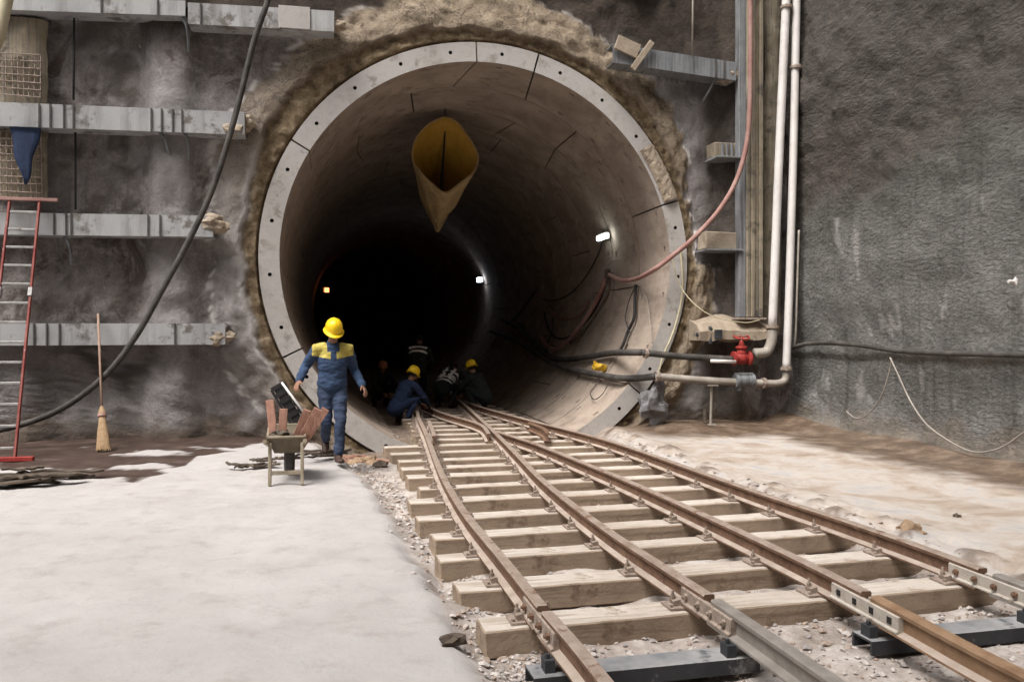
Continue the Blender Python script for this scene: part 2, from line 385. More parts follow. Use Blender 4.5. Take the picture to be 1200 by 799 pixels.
def axis(segs):
    out = []
    for a, b, st in segs:
        n = max(1, int(round((b - a) / st))); out += [a + (b - a) * i / n for i in range(n)]
    out.append(segs[-1][1]); return out
GX = axis([(-60, -14, 8), (-14, -5, .5), (-5, 8.4, .05), (8.4, 60, 8)])
GY = axis([(-60, -16, 4), (-16, -11.5, .3), (-11.5, .3, .05), (.3, 8, .2), (8, 60, 4)])
def GP(i, j):
    x, y = GX[i], GY[j]
    if -14 <= x <= 8.4 and -16 <= y <= 8: z, d = ground_at(x, y)
    else: z, d = -.02, {'inside': 1. if y > 0 else 0.}
    if y > 0 and not (-.9 < x < 5.9): z = -.02
    return Vector((x, y, z)), d
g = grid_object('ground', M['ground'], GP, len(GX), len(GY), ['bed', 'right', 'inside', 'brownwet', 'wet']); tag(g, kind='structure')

# ------------------------------------------------------------------ the front retaining wall with its round opening
MASKS = ['pale', 'brown', 'mortar', 'clay', 'lime', 'foot']
ZT = 16.0
PILES = [-10.9, -8.8, -6.7, -4.55, -2.4, -.3, 5.1, 7.2]
def wall_point(x, z, r, th):
    n1 = fbm((x, z, 0), .55, 5, 5); n2 = fbm((x, z, 0), 2.4, 6, 11); n3 = fbm((x, z, 4), 7, 4, 2)
    y = 0.0; d = {}
    pb = 0
    for px in PILES: pb = max(pb, math.exp(-((x - px) / .36) ** 4))
    if x < -.9 or z > 7.5 or x > 6.6: y -= .20 * pb
    y -= n1 * .07 + n2 * .05 + n3 * .012
    deg = math.degrees(th) % 360
    # clay band and mortar collar; widths change round the ring
    cw = .13 + .24 * math.exp(-((deg - 138) / 26) ** 2) + .06 * math.exp(-((deg - 190) / 25) ** 2) + .10 * math.exp(-((deg - 45) / 14) ** 2)
    mw = .50 - .22 * math.exp(-((deg - 25) / 30) ** 2) + .22 * math.exp(-((deg - 88) / 22) ** 2) + .16 * math.exp(-((deg - 52) / 12) ** 2) - .28 * math.exp(-((deg - 0) / 20) ** 2) - .2 * math.exp(-((deg - 350) / 20) ** 2)
    rc = 3.655 + cw + n2 * .07 + n3 * .03; rm = rc + mw + n1 * .15 + n2 * .07 + n3 * .03
    clay = 1 - ss(rc - .03, rc + .03, r); mort = (1 - ss(rm - .04, rm + .04, r)) * (1 - clay)
    y += .12 * (1 - ss(3.625, 3.65, r)) + clay * (.0 + n3 * .06 + n2 * .05) - mort * (.09 + n3 * .006 + n2 * .012) * (1 - ss(rc + .3 * (rm - rc), rm, r))
    left = math.exp(-((deg - 190) / 42) ** 2)
    d['clay'] = clay; d['mortar'] = mort * (1 - .9 * left)
    d['pale'] = max(mort * left, math.exp(-((x - px_pale) / .9) ** 4) * (z < 6.0) * .9 * (1 - clay - mort) if x > 4 else 0)
    edge = math.exp(-((r - rm) / .035) ** 2) * ss(.10, .20, n2 + n3) * (1 if 130 < deg < 260 or deg < 30 else .25)
    edge2 = math.exp(-((r - rc - .02) / .05) ** 2) * ss(150, 160, deg) * (1 - ss(200, 225, deg)) * .8
    d['lime'] = min(1, edge * 1.6 + edge2)
    if x < 0: d['pale'] = max(d['pale'], .35 * ss(-.1, .3, n1 + .3 * n2), .7 * (1 - ss(1.2, 1.9, z + n1)) , .75 * math.exp(-((x + 2.4) / .3) ** 4) * (z < 5.5))
    d['brown'] = (1 - clay - mort) * max(ss(5.9, 6.6, z + n1 * .6) * (1 if x < 4.2 else 1), .8 * ss(6.15, 6.6, x) * (1 - ss(7.0, 7.2, x)), .75 * math.exp(-((x + 3.35) / .8) ** 4) * ss(.05, .3, n2))
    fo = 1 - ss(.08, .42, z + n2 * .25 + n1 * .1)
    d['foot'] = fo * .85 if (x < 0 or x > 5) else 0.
    y -= .10 * (1 - ss(0., .5, z)) * (x < -.8)
    if r > RO + .25 or True: y -= .04
    return Vector((x, y, z)), d
px_pale = 5.75
X0, X1, Z0, Z1 = -14.0, 8.6, -1.0, ZT
NT, NR = 440, 140
def WP(i, j):
    th = 2 * math.pi * i / (NT - 1) - math.pi
    c, s = math.cos(th), math.sin(th)
    ts = []
    if c > 1e-6: ts.append((X1 - RC.x) / c)
    if c < -1e-6: ts.append((X0 - RC.x) / c)
    if s > 1e-6: ts.append((Z1 - RC.z) / s)
    if s < -1e-6: ts.append((Z0 - RC.z) / s)
    rb = min(ts); k = (j / (NR - 1)); k = k ** 1.6
    r = 3.605 + (rb - 3.605) * k
    return wall_point(RC.x + r * c, RC.z + r * s, r, th)
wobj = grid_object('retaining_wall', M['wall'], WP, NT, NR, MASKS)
tag(wobj, 'dark grey stained shotcrete wall with the big round tunnel opening and brown broken rim', 'wall')

# ------------------------------------------------------------------ right side wall
SY = axis([(-20.1, -14, 1.), (-14, .1, .06)]); SZ = axis([(-1, 7.6, .05), (7.6, 26, .8)])
def SP(i, j):
    y, z = SY[i], SZ[j]
    n1 = fbm((0, y, z), .45, 4, 8); n2 = fbm((0, y, z * 1.2), 1.8, 6, 14); n3 = fbm((0, y * 1.0, z * 1.6), 7.0, 5, 2)
    up = ss(2.6, 4.8, z + n1)
    x = 8.02 + n1 * .10 + n2 * (.02 + .03 * up) + n3 * (.004 + .012 * up)
    x += .07 * ss(1.30, 1.22, z + n2 * .06) if False else .07 * (1 - ss(1.20, 1.30, z + n2 * .05)) * ss(0, .6, z)
    x -= .22 * (1 - ss(-.1, .35, z)) ** 2
    d = {}
    d['pale'] = .9 * (1 - ss(2.3, 4.2, z + n1 * .9)) * (.7 + .3 * min(1, max(0, n2 + .5)))
    d['brown'] = .2 * ss(3.6, 3.75, z + n3 * .1) * (1 - ss(5.0, 5.15, z + n3 * .1)) * ss(-2.3, -2.2, y) + .75 * ss(3.3, 4.3, z + n1 * 1.2 + n2 * .4)
    d['lime'] = .35 * ss(.52, .62, fbm((0, y * 2.2, z * .55), 1.5, 5, 31)) * (z > .5) * (z < 3.5)
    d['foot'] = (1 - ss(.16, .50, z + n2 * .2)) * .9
    return Vector((x, y, z)), d
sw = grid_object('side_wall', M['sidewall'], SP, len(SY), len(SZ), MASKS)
tag(sw, 'rough dark grey sprayed concrete wall closing the pit on the right', 'wall')
# unseen walls left and behind the camera, placed and sized to control the light
b = MB(); b.box((-14.2, -10, 3.2), (.6, 21, 8.6)); o = b.build('unseen_pit_wall', M['farwall'], origin=(0, 0, 0)); tag(o, 'unseen plain grey shotcrete wall on the far left of the pit, kept low to admit light', 'wall')
b = MB(); b.box((-3, -20.3, 11.4), (24, .6, 25)); o = b.build('unseen_pit_wall', M['farwall'], origin=(0, 0, 0)); tag(o, 'unseen plain grey shotcrete wall behind the camera, raised to cut low sky light', 'wall')

# ------------------------------------------------------------------ tunnel lining
tun = empty('tunnel', (RC.x, 0, RC.z - RI), 'round concrete segment tunnel running away into the dark', 'tunnel')
def segment(mb, t0, t1, y0, y1, skew0=0., skew1=0., pockets=True, front=False, gap=.013):
    """curved block; t in degrees; the radial ends may be skewed (in degrees at the far edge)"""
    L = t1 - t0; nT = max(3, int(round(L / 2.86)))
    ys = [y0 + gap * 1.5, y0 + .16, y0 + .30, y1 - .30, y1 - .16, y1 - gap * 1.5]
    g_ = math.degrees(gap / RI)
    def P(a, k, r):
        y = ys[k]; f = (y - y0) / (y1 - y0)
        lo = t0 + g_ + skew0 * f; hi = t1 - g_ + skew1 * f
        t = math.radians(lo + (hi - lo) * a / nT)
        return Vector((RC.x + r * math.cos(t), y, RC.z + r * math.sin(t)))
    pk = set()
    if pockets:
        for q in ((.22, .5, .78) if L > 30 else (.5,)):
            a = int(nT * q); pk.add((a, 1)); pk.add((a, 3))
    for a in range(nT):
        for k in range(5):
            q = [P(a, k, RI), P(a, k + 1, RI), P(a + 1, k + 1, RI), P(a + 1, k, RI)]
            if (a, k) in pk:
                c = sum(q, Vector()) / 4
                h = [c + (p - c) * .62 for p in q]; dpt = (Vector((c.x - RC.x, 0, c.z - RC.z)).normalized()) * .14
                bt = [c + (p - c) * .4 + dpt for p in q]
                mb.mi = 0
                mb.add(q + h, [(i, (i + 1) % 4, (i + 1) % 4 + 4, i + 4) for i in range(4)])
                mb.add(h + bt, [(i, (i + 1) % 4, (i + 1) % 4 + 4, i + 4) for i in range(4)] + [(4, 5, 6, 7)])
            else: mb.add(q, [(0, 1, 2, 3)])
    mb.mi = 0
    for a in range(nT):                       # outer side
        for k in (0, 1, 2, 3, 4): mb.add([P(a, k, RO), P(a + 1, k, RO), P(a + 1, k + 1, RO), P(a, k + 1, RO)], [(0, 1, 2, 3)])
    for k in range(5):                        # radial ends
        for a in (0, nT): mb.add([P(a, k, RI), P(a, k, RO), P(a, k + 1, RO), P(a, k + 1, RI)], [(0, 1, 2, 3)])
    mb.mi = 1
    rr = [RI, RI + .12, RI + .20, RO]
    for k, kk in ((0, 0), (5, 5)):
        for a in range(nT):
            for c_ in range(3):
                q = [P(a, k, rr[c_]), P(a, k, rr[c_ + 1]), P(a + 1, k, rr[c_ + 1]), P(a + 1, k, rr[c_])]
                if front and k == 0 and c_ == 1 and a in [int(nT * f) for f in ((.12, .38, .62, .88) if L > 30 else (.5,))]:
                    c = sum(q, Vector()) / 4
                    oc = [c + Vector(((math.cos(i * math.pi / 4)) * .032, 0, math.sin(i * math.pi / 4) * .032)) for i in range(8)]
                    bk = [p + Vector((0, .2, 0)) for p in oc]
                    # square cell to round hole
                    import math as _m
                    qs = sorted(q, key=lambda p: _m.atan2(p.z - c.z, p.x - c.x)); ocs = sorted(oc, key=lambda p: _m.atan2(p.z - c.z, p.x - c.x))
                    fs = []; near = [min(range(4), key=lambda j: (qs[j] - p).length) for p in ocs]
                    for i in range(8):
                        j = (i + 1) % 8; A, B = near[i], near[j]
                        fs.append((4 + i, 4 + j, A)) if A == B else fs.append((A, 4 + i, 4 + j, B))
                    mb.add(qs + ocs, fs)
                    bks = [p + Vector((0, .2, 0)) for p in ocs]
                    m0 = mb.mi; mb.mi = 2; mb.add(ocs + bks, [(i, (i + 1) % 8, (i + 1) % 8 + 8, i + 8) for i in range(8)] + [tuple(range(8, 16))]); mb.mi = m0
                else: mb.add(q, [(0, 1, 2, 3)])
    mb.mi = 0
W = 1.5; NRING = 26
for k in range(NRING):
    y0 = -.12 + k * W; y1 = y0 + W
    rot = 0 if k == 0 else [0, 34, -23, 51, 12, -40, 68, 25][k % 8]
    ang = [75 + rot, 92 + rot] + [92 + rot + 57.16 * i for i in range(1, 6)] + [75 + rot + 360]
    if k < 5:
        ring = MB(); 
        ring_o = None
    segs = []
    mats = [M['concrete'], M['ringface'] if k == 0 else M['concrete'], M['sleeve']]
    if k < 5:
        par = empty('lining_ring', (RC.x, y0, RC.z), None, None); par.parent = tun; par.location = Vector((RC.x, y0, RC.z)) - tun.location
    else: par = tun
    allmb = MB()
    for i in range(7):
        s0 = (-3.5 if i == 0 else 3.5 if i == 1 else 0); s1 = (3.5 if i == 0 else (-3.5 if i == 6 else 0))
        mb = MB() if k < 5 else allmb
        segment(mb, ang[i], ang[i + 1], y0, y1, s0, s1, pockets=k < 7, front=(k == 0))
        if k < 5: mb.build('segment', mats, par)
    if k >= 5: allmb.build('lining_ring', mats, tun)
b = MB(); vs = []; na, nr = 26, 7
for i in range(na + 1):
    for j in range(nr + 1):
        t = R(18.6 + 16.5 * i / na + .7 * noise.noise(Vector((j, i * .1, 0)))); r_ = RI + .05 + .27 * j / nr + .02 * noise.noise(Vector((i * .6, j, 3))); y_ = -.13 - .05 * math.sin(math.pi * j / nr) ** .6 - .02 * fbm((i * .5, j * .5, 0), 1)
        if j in (0, nr): y_ = -.118
        vs.append((RC.x + r_ * math.cos(t), y_, RC.z + r_ * math.sin(t)))
b.add(vs, [(i * (nr + 1) + j, (i + 1) * (nr + 1) + j, (i + 1) * (nr + 1) + j + 1, i * (nr + 1) + j + 1) for i in range(na) for j in range(nr)]); b.build('mortar_patch', M['tan'], tun)
b = MB(); n = 72; yy = [0.05, NRING * W + 1]; vs = []
for y in yy:
    for j in range(n):
        t = 2 * math.pi * j / n; vs.append((RC.x + 3.61 * math.cos(t), y, RC.z + 3.61 * math.sin(t)))
b.add(vs, [(j, (j + 1) % n, (j + 1) % n + n, j + n) for j in range(n)] + [tuple(range(n, 2 * n))]); b.build('light_seal_sleeve', M['sleeve'], tun)  # sleeve added behind the rings so sky light cannot leak through the joints

# ------------------------------------------------------------------ rails
R1 = [(1.02, -16), (1.10, -13), (1.11, -10.6), (1.09, -9.7), (1.08, -8.7), (1.06, -7.3), (1.10, -5.8), (1.17, -4.5), (1.27, -3.0), (1.40, -1.0), (1.50, .8), (1.63, 2.5), (1.75, 5), (1.85, 10)]
R2 = [(2.03, -16), (2.04, -13), (2.04, -10.3), (2.02, -9.3), (1.99, -8.2), (2.01, -6.9), (2.07, -5.6), (2.20, -4.0), (2.34, -2.2), (2.49, -.1), (2.60, 1.5), (2.69, 2.9), (2.8, 5), (2.9, 10)]
R3 = [(2.86, -16), (2.86, -13), (2.86, -11), (2.90, -10.1), (2.93, -9.1), (2.91, -7.5), (2.86, -6.0), (2.77, -4.6), (2.66, -3.1), (2.53, -2.2), (2.44, -1.5)]
R4 = [(3.86, -16), (3.87, -13), (3.89, -10), (3.91, -9), (3.88, -8), (3.82, -7), (3.79, -5.5), (3.76, -3.8), (3.68, -2.6), (3.52, -1.4), (3.35, -.3), (3.18, 1), (3.05, 2.1), (2.93, 3.3), (2.86, 4.6)]
RW = [(2.25, -1.85), (2.36, -.8), (2.33, -.1), (2.21, .65), (2.03, 1.8), (1.85, 3.8)]
ZB = .012                                     # rail foot sits on the sleepers' plates
PROF = [(-.055, 0), (.055, 0), (.055, .012), (.012, .026), (.009, .092), (.031, .102), (.033, .122), (.026, .132), (-.026, .132), (-.033, .122), (-.031, .102), (-.009, .092), (-.012, .026), (-.055, .012)]
def rail(path, y0, y1, mats, label, group='rails of the two converging tracks'):
    pts = [p for p in smooth_path([(x, y, ZB) for x, y in path], 10) if y0 <= p.y <= y1]
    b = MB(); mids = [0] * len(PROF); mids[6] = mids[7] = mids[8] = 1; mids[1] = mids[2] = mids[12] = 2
    b.extrude(PROF, pts, mids=mids)
    return tag(b.build('rail', mats, smooth=False), label, 'rail', group), pts
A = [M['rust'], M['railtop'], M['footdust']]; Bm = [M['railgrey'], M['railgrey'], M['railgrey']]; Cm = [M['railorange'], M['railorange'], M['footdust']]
rail(R1, -9.73, 12, A, 'long rusty curved rail, leftmost of the track, from the tunnel to the nearest sleepers')
rn1, _ = rail(R1, -16, -9.745, A, 'short near length of the leftmost rail, past its gap at the joint')
rail(R2, -9.72, 12, A, 'rusty rail second from the left, crossing the third at the tunnel mouth')
rn2, _ = rail(R2, -16, -9.735, Bm, 'pale grey near length of the second rail at the bottom of the picture')
rail(R3, -9.86, 0, A, 'rusty rail third from the left, ending against the second rail at the crossing')
rn3, _ = rail(R3, -16, -9.875, Cm, 'orange rusted near length of the third rail at the lower right')
rail(R4, -9.62, 12, A, 'rusty outermost right rail curving in along the tunnel wall')
rn4, _ = rail(R4, -16, -9.635, Bm, 'pale near length of the outermost right rail at the right picture edge')
rail(RW, -5, 5, A, 'bent pale closing rail between the first two rails inside the tunnel mouth')
rail([(1.44, -1.95), (1.50, -1.3), (1.57, -.3), (1.62, .3)], -3, 1, A, 'short guard rail beside the leftmost rail just outside the tunnel')
rail([(3.12, -1.9), (3.22, -1.2), (3.20, -.4)], -3, 1, [M['rust'], M['rust']], 'short dark guard rail inside the right rail at the tunnel mouth')

def px_at(path, y):
    pts = smooth_path([(x, yy, 0) for x, yy in path], 10)
    for a, c in zip(pts, pts[1:]):
        if a.y <= y <= c.y: return a.x + (c.x - a.x) * (y - a.y) / (c.y - a.y)
    return None
def fishplate(parent, path, yc, L, mat, mholes, proud=0):
    for s in (-1, 1):
        b = MB(); ya, yb = yc - L / 2, yc + L / 2
        xa, xb = px_at(path, ya), px_at(path, yb)
        P = [(s * .012, .028), (s * .056, .016), (s * .056, .024), (s * .042, .032), (s * .042, .098), (s * .034, .104), (s * .012, .098)]
        if s > 0: P = P[::-1]
        b.extrude([(-a, h) for a, h in P], [(xa, ya, ZB), ((xa + xb) / 2, yc, ZB), (xb, yb, ZB)])
        fp = b.build('fishplate', mat, parent)
        for k in range(4):
            y = ya + L * (.12 + .253 * k); x = px_at(path, y) - s * -.030
            rot = Matrix.Rotation(math.pi / 2, 3, 'Y'); x = px_at(path, y) + s * .045
            b2 = MB()
            if mholes is M['black']: b2.box((x - s * .001, y, ZB + .064), (.008, .034, .034))  # black squares paint the dark of empty holes, no bolts here
            else: b2.lathe([(.019, -.014), (.019, .014)], (x, y, ZB + .064), 6, rot); b2.lathe([(.009, -.026), (.009, .026)], (x, y, ZB + .064), 8, rot)
            b2.build('bolt_or_hole', mholes, fp)
fishplate(rn1, R1, -9.73, .62, M['clip'], M['rust'])
fishplate(rn2, R2, -9.73, .60, M['clip'], M['clip'])
fishplate(rn3, R3, -9.86, .64, M['plate'], M['black'])
fishplate(rn4, R4, -9.62, .64, M['plate'], M['rust'])

# ------------------------------------------------------------------ sleepers with their rail clips
def clip(parent, x, y, z, mat):
    b = MB()
    b.box((x, y, z + .006), (.27, .15, .012))
    for s in (-1, 1):
        b.box((x + s * .075, y, z + .028), (.042, .07, .034), Matrix.Rotation(s * .25, 3, 'Y'))
        b.lathe([(.016, 0), (.016, .03), (.008, .03), (.008, .055)], (x + s * .085, y + .012, z + .035), 6)
        b.lathe([(.011, 0), (.013, .02)], (x + s * .118, y - .045, z + .008), 6)
    b.build('rail_clip', mat, parent)
TY = [-9.27, -8.56, -7.83, -7.18, -6.48, -5.73, -5.02, -4.30, -3.68, -3.08, -2.38, -1.66, -1.02, -.38, .28, .92, 1.55, 2.2, 2.85, 3.5, 4.2, 4.9, 5.6]
TL = [.79, .76, .73, .77, .72, .72, .88, .82, .81, .82, .77, .73]
ords = 'nearest,second nearest,third nearest,fourth nearest,fifth nearest,sixth nearest,seventh nearest,eighth nearest,ninth nearest,tenth nearest,eleventh nearest,twelfth nearest'.split(',')
for i, y in enumerate(TY):
    random.seed(100 + i); y -= .13
    if i < 12: xl = TL[i]; xr = random.uniform(4.12, 4.3) if i < 10 else 4.0
    else:
        xl = 1.28 + random.uniform(0, .06) + max(0, (i - 12) * .004); xr = 3.66 - random.uniform(0, .08)
    rz = R((3.4 if i < 12 else 2.) + random.uniform(-.5, .5)); rotm = Matrix.Rotation(rz, 3, 'Z')
    wdt = random.uniform(.21, .25); h = .15
    if i < 12: lab = ['', '', '', '', '', '', '', '', '', '', '', ''][i] + 'squared wooden sleeper, %s to the camera outside the tunnel' % ords[i]; gr = 'wooden sleepers under the rails'
    else: lab = 'shorter half buried wooden sleeper, %s one inward from the tunnel mouth' % RANK[i - 12]; gr = 'shorter sleepers inside the tunnel'
    root = empty('railway_sleeper', ((xl + xr) / 2, y, -h), lab, 'sleeper', gr)
    b = MB(); nseg = 14
    vs = []
    for k in range(nseg + 1):
        x = xl + (xr - xl) * k / nseg - (xl + xr) / 2
        for (a, c) in ((-.5, 0), (.5, 0), (.5, 1), (-.5, 1)):
            q = Vector((x + random.uniform(-.006, .006), a * wdt + random.uniform(-.005, .005), -h + h * c - (random.uniform(0, .006) if c else 0)))
            vs.append(rotm @ q + Vector(((xl + xr) / 2, y, 0)))
    fs = []
    for k in range(nseg):
        for j in range(4): fs.append((k * 4 + j, k * 4 + (j + 1) % 4, (k + 1) * 4 + (j + 1) % 4, (k + 1) * 4 + j))
    fs += [(3, 2, 1, 0), tuple(nseg * 4 + j for j in range(4))]
    b.add(vs, fs)
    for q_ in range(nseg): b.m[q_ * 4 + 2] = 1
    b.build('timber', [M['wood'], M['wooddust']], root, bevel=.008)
    xs = []
    for pth in (R1, R2, R3, R4):
        x = px_at(pth, y)
        if x is not None and xl + .1 < x < xr - .1 and all(abs(x - q) > .2 for q in xs): xs.append(x)
    for x in xs: clip(root, x, y + rz * (x - (xl + xr) / 2), .0, M['clip'])
# two steel sleepers of the next track panel
for (xa, xb, y, lab) in ((.93, 2.10, -10.08, 'dark steel channel sleeper under the two left rails at the bottom edge'), (2.78, 3.98, -9.98, 'dark steel channel sleeper under the two right rails at the lower right')):
    b = MB()
    L = [(-.085, 0), (-.085, -.075), (-.070, -.075), (-.070, -.012), (.070, -.012), (.070, -.075), (.085, -.075), (.085, 0)]
    b.extrude(L[::-1], [(xa, y, -.045), (xb, y + .03, -.045)])
    for q_ in range(len(b.f)):
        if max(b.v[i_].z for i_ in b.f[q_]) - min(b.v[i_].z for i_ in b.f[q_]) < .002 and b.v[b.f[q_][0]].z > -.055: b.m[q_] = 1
    o = b.build('steel_sleeper', [M['darksteel'], M['steeldust']]); tag(o, lab, 'sleeper', 'steel sleepers of the near panel')
    for pth in ((R1, R2) if xa < 1 else (R3, R4)):
        x = px_at(pth, y)
        for s in (-1, 1):
            b = MB(); b.box((x + s * .08, y, -.016), (.05, .08, .062)); b.lathe([(.014, 0), (.014, .022)], (x + s * .085, y, .014), 6)
            b.build('rail_clip', M['darksteel'], o)

# ------------------------------------------------------------------ loose stones
random.seed(3)
b = MB()
import bmesh
def pebble(b, x, y, z, r):
    P = [(1, 0, 0), (-1, 0, 0), (0, 1, 0), (0, -1, 0), (0, 0, 1), (0, 0, -1), (.65, .65, .35), (-.65, .6, .3), (.6, -.65, .4), (-.6, -.6, .35)]
    import itertools
    q = Matrix.Rotation(random.uniform(0, 6), 3, 'Z') @ Matrix.Rotation(random.uniform(-.6, .6), 3, 'X')
    sx, sy, sz = [random.uniform(.7, 1.25) for _ in '123']
    vs = [Vector((x, y, z)) + q @ Vector((p[0] * r * sx, p[1] * r * sy, p[2] * r * sz * .7)) for p in P]
    o = 0
    fs = [(4, 6, 2), (4, 0, 6), (4, 8, 0), (4, 3, 8), (4, 9, 3), (4, 1, 9), (4, 7, 1), (4, 2, 7), (6, 0, 2), (8, 3, 0), (9, 1, 3), (7, 2, 1), (5, 2, 0), (5, 0, 3), (5, 3, 1), (5, 1, 2)]
    b.mi = random.choice((0, 0, 1, 2)); b.add(vs, fs)
for k in range(8000):
    zone = random.random()
    if zone < .30: y = random.uniform(-11.3, -9.5); x = random.uniform(.7, 4.5)
    elif zone < .62:
        y = random.uniform(-11, -1.3); x = interp(EDGE, y) + random.gauss(.18, .10)
    elif zone < .74:
        y = random.uniform(-11, -1.3); x = interp(EDGR, y) + random.gauss(.0, .12)
    else: y = random.uniform(-9.6, 1.5); x = random.uniform(1.0, 4.0)
    r = random.choice((.006, .008, .011, .014, .020)) * random.uniform(.7, 1.25)
    if zone < .3 and random.random() < .08: r *= 1.8
    z = ground_at(x, y)[0]
    pebble(b, x, y, z + r * .25, r)
peb = [simple('pebble_pale', (.40, .355, .325), (.56, .51, .475), 20), simple('pebble_grey', (.24, .215, .20), (.36, .33, .31), 20), simple('pebble_brown', (.25, .18, .14), (.40, .32, .26), 20)]
o = b.build('gravel', peb, origin=(0, 0, 0)); tag(o, 'pale loose gravel and crumbs round the sleepers and along the pad edge', 'gravel', kind='stuff')

# ------------------------------------------------------------------ steel walers on the left and right of the wall
def waler(x0, z0, x1, z1, h, label, broken=True, mat='galv', plates=(), dep=.34):
    """a pair of channels: webs, flanges with lips, end plate, stiffeners"""
    root = empty('steel_waler', (x0, -.3, min(z0, z1) - h), label, 'beam', 'horizontal steel walers on the front wall')
    def Z(x): return z0 + (z1 - z0) * (x - x0) / (x1 - x0)
    b = MB(); F = -.14 - dep
    n = 12
    for (dy, dz0, dz1, t) in ((F, 0, -h, .014),):
        b.add([(x0, F, Z(x0)), (x1, F, Z(x1)), (x1, F, Z(x1) - h), (x0, F, Z(x0) - h), (x0, F + t, Z(x0)), (x1, F + t, Z(x1)), (x1, F + t, Z(x1) - h), (x0, F + t, Z(x0) - h)],
              [(0, 3, 2, 1), (4, 5, 6, 7), (0, 1, 5, 4), (3, 7, 6, 2), (1, 2, 6, 5), (0, 4, 7, 3)])
    for zz in (-.012, -h + .002):                    # flanges running back to the wall
        b.add([(x0, F + .015, Z(x0) + zz), (x1, F + .015, Z(x1) + zz), (x1, -.12, Z(x1) + zz), (x0, -.12, Z(x0) + zz),
               (x0, F + .015, Z(x0) + zz + .012), (x1, F + .015, Z(x1) + zz + .012), (x1, -.12, Z(x1) + zz + .012), (x0, -.12, Z(x0) + zz + .012)],
              [(0, 3, 2, 1), (4, 5, 6, 7), (0, 1, 5, 4), (3, 7, 6, 2), (1, 2, 6, 5), (0, 4, 7, 3)])
    b.build('beam', M[mat], root)
    for px in plates:
        b = MB(); b.box((px, F - .012, Z(px) - h / 2), (.022, .022, h * .98)); b.build('stiffener', M['darkgrey'], root)
    if broken:
        b = MB()
        for q in range(5):
            b.rock((x1 - .04 + random.uniform(-.16, .12), F + .1 + random.uniform(-.05, .12), Z(x1) - h * random.uniform(.2, .8)), random.uniform(.07, .13), (1.5, .8, .9), 3, q * 3.1 + x1, .4)
        b.build('broken_mortar', M['tan'], root, smooth=False)
    return root
def wp(x, y): p = gy(x, y, -.48); return p.x, p.z
def waler_px(xa, ya, xb, yb, hpx, label, **k):
    a = wp(xa, ya); c = wp(xb, yb); hh = wp(xa, ya)[1] - wp(xa, ya + hpx)[1]
    return waler(a[0], a[1], c[0], c[1], hh, label, **k)
S_ = lambda *px: tuple(gy(p, 130, -.48).x for p in px)
waler_px(-160, -12, 218, 2, 19, 'topmost left waler, upper length with a dark edge at the picture top', broken=False, plates=S_(120, 186))
waler_px(221, 4, 392, 14, 25, 'topmost waler length with pale end plate and broken mortar above the ring', plates=S_(236, 330))
ep = MB(); a_ = gy(327, 7, -.50); c_ = gy(364, 36, -.50); ep.box(((a_.x + c_.x) / 2, -.496, (a_.z + c_.z) / 2), (c_.x - a_.x, .016, a_.z - c_.z)); o = ep.build('patch_plate', M['ringface'], bevel=.004); tag(o, 'pale square plate fixed on the right end of the topmost waler', 'plate')
waler_px(-200, 112, 287, 132, 29, 'second left waler from the top, long grey beam behind the black cable', plates=S_(47, 60, 76, 87, 178, 190, 203, 214))
waler_px(-200, 246, 250, 253, 27, 'third left waler from the top, level with the ladder head', plates=S_(64, 78, 84, 174, 188))
waler_px(-200, 379, 264, 379, 27, 'lowest left waler, stained beam that the broom leans on', plates=S_(40, 55, 70, 205))
waler_px(718, 52, 862, 74, 22, 'dark waler stub right above the ring with a strap over its broken end', mat='bluegrey', plates=S_(838, 848))
# strap over its broken end
a = gy(722, 62, -.55); b = MB(); b.bar(gy(741, 82, -.56), gy(764, 50, -.56), .10, .04, (0, 1, 0)); b.bar(gy(722, 50, -.54), gy(748, 62, -.54), .24, .05, (0, 1, 0))
o = b.build('steel_strap', M['tan'], bevel=.006); tag(o, 'pale strap and plate crossed over the broken end of the dark waler', 'strap')
# hangers under the walers
hp = [((476 / 2.66, 148), (200, 186)), ((212, 150), (222, 186)), ((212, 18), (222, 62)), ((76, 278), (84, 310)), ((836, 85), (823, 120))]
for k, (p0, p1) in enumerate(hp):
    A_ = gy(*p0, -.40); B_ = gy(*p1, -.22); md = (A_ + B_) / 2 + Vector((.05, -.1, .05))
    b = MB(); b.tube(smooth_path([A_, md, B_], 5), .022, 8)
    o = b.build('hanger_bar', M['bluegrey'], smooth=True)
    tag(o, ['bent bar under the second left waler, the left of a pair', 'bent bar under the second left waler, the right of a pair', 'bent bar hanging under the topmost waler by the beam joint', 'short bent bar under the third waler beside the ladder', 'bent bar under the dark waler stub right of the ring'][k], 'bar', 'bent bars under the walers')
# thin vertical bars above the right-hand waler
for px, lab in ((811, 'thin steel rod rising from the dark waler right of the ring'),):
    b = MB(); b.tube([gy(px, 68, -.56), gy(px + 1, -60, -.5)], .018, 8); o = b.build('steel_rod', M['pipegrey'], smooth=True); tag(o, lab, 'rod')
# thin upright joint bars on the left wall
b = MB(); b.tube([gy(88, 20, -.22), gy(87, 118, -.22)], .016, 6); o = b.build('steel_rod', M['black'], smooth=True); tag(o, 'thin dark upright rod between the two upper left walers', 'rod')
b = MB(); b.tube([gy(89, 150, -.22), gy(89, 246, -.22)], .016, 6); o = b.build('steel_rod', M['black'], smooth=True); tag(o, 'thin dark upright rod between the second and third left walers', 'rod')

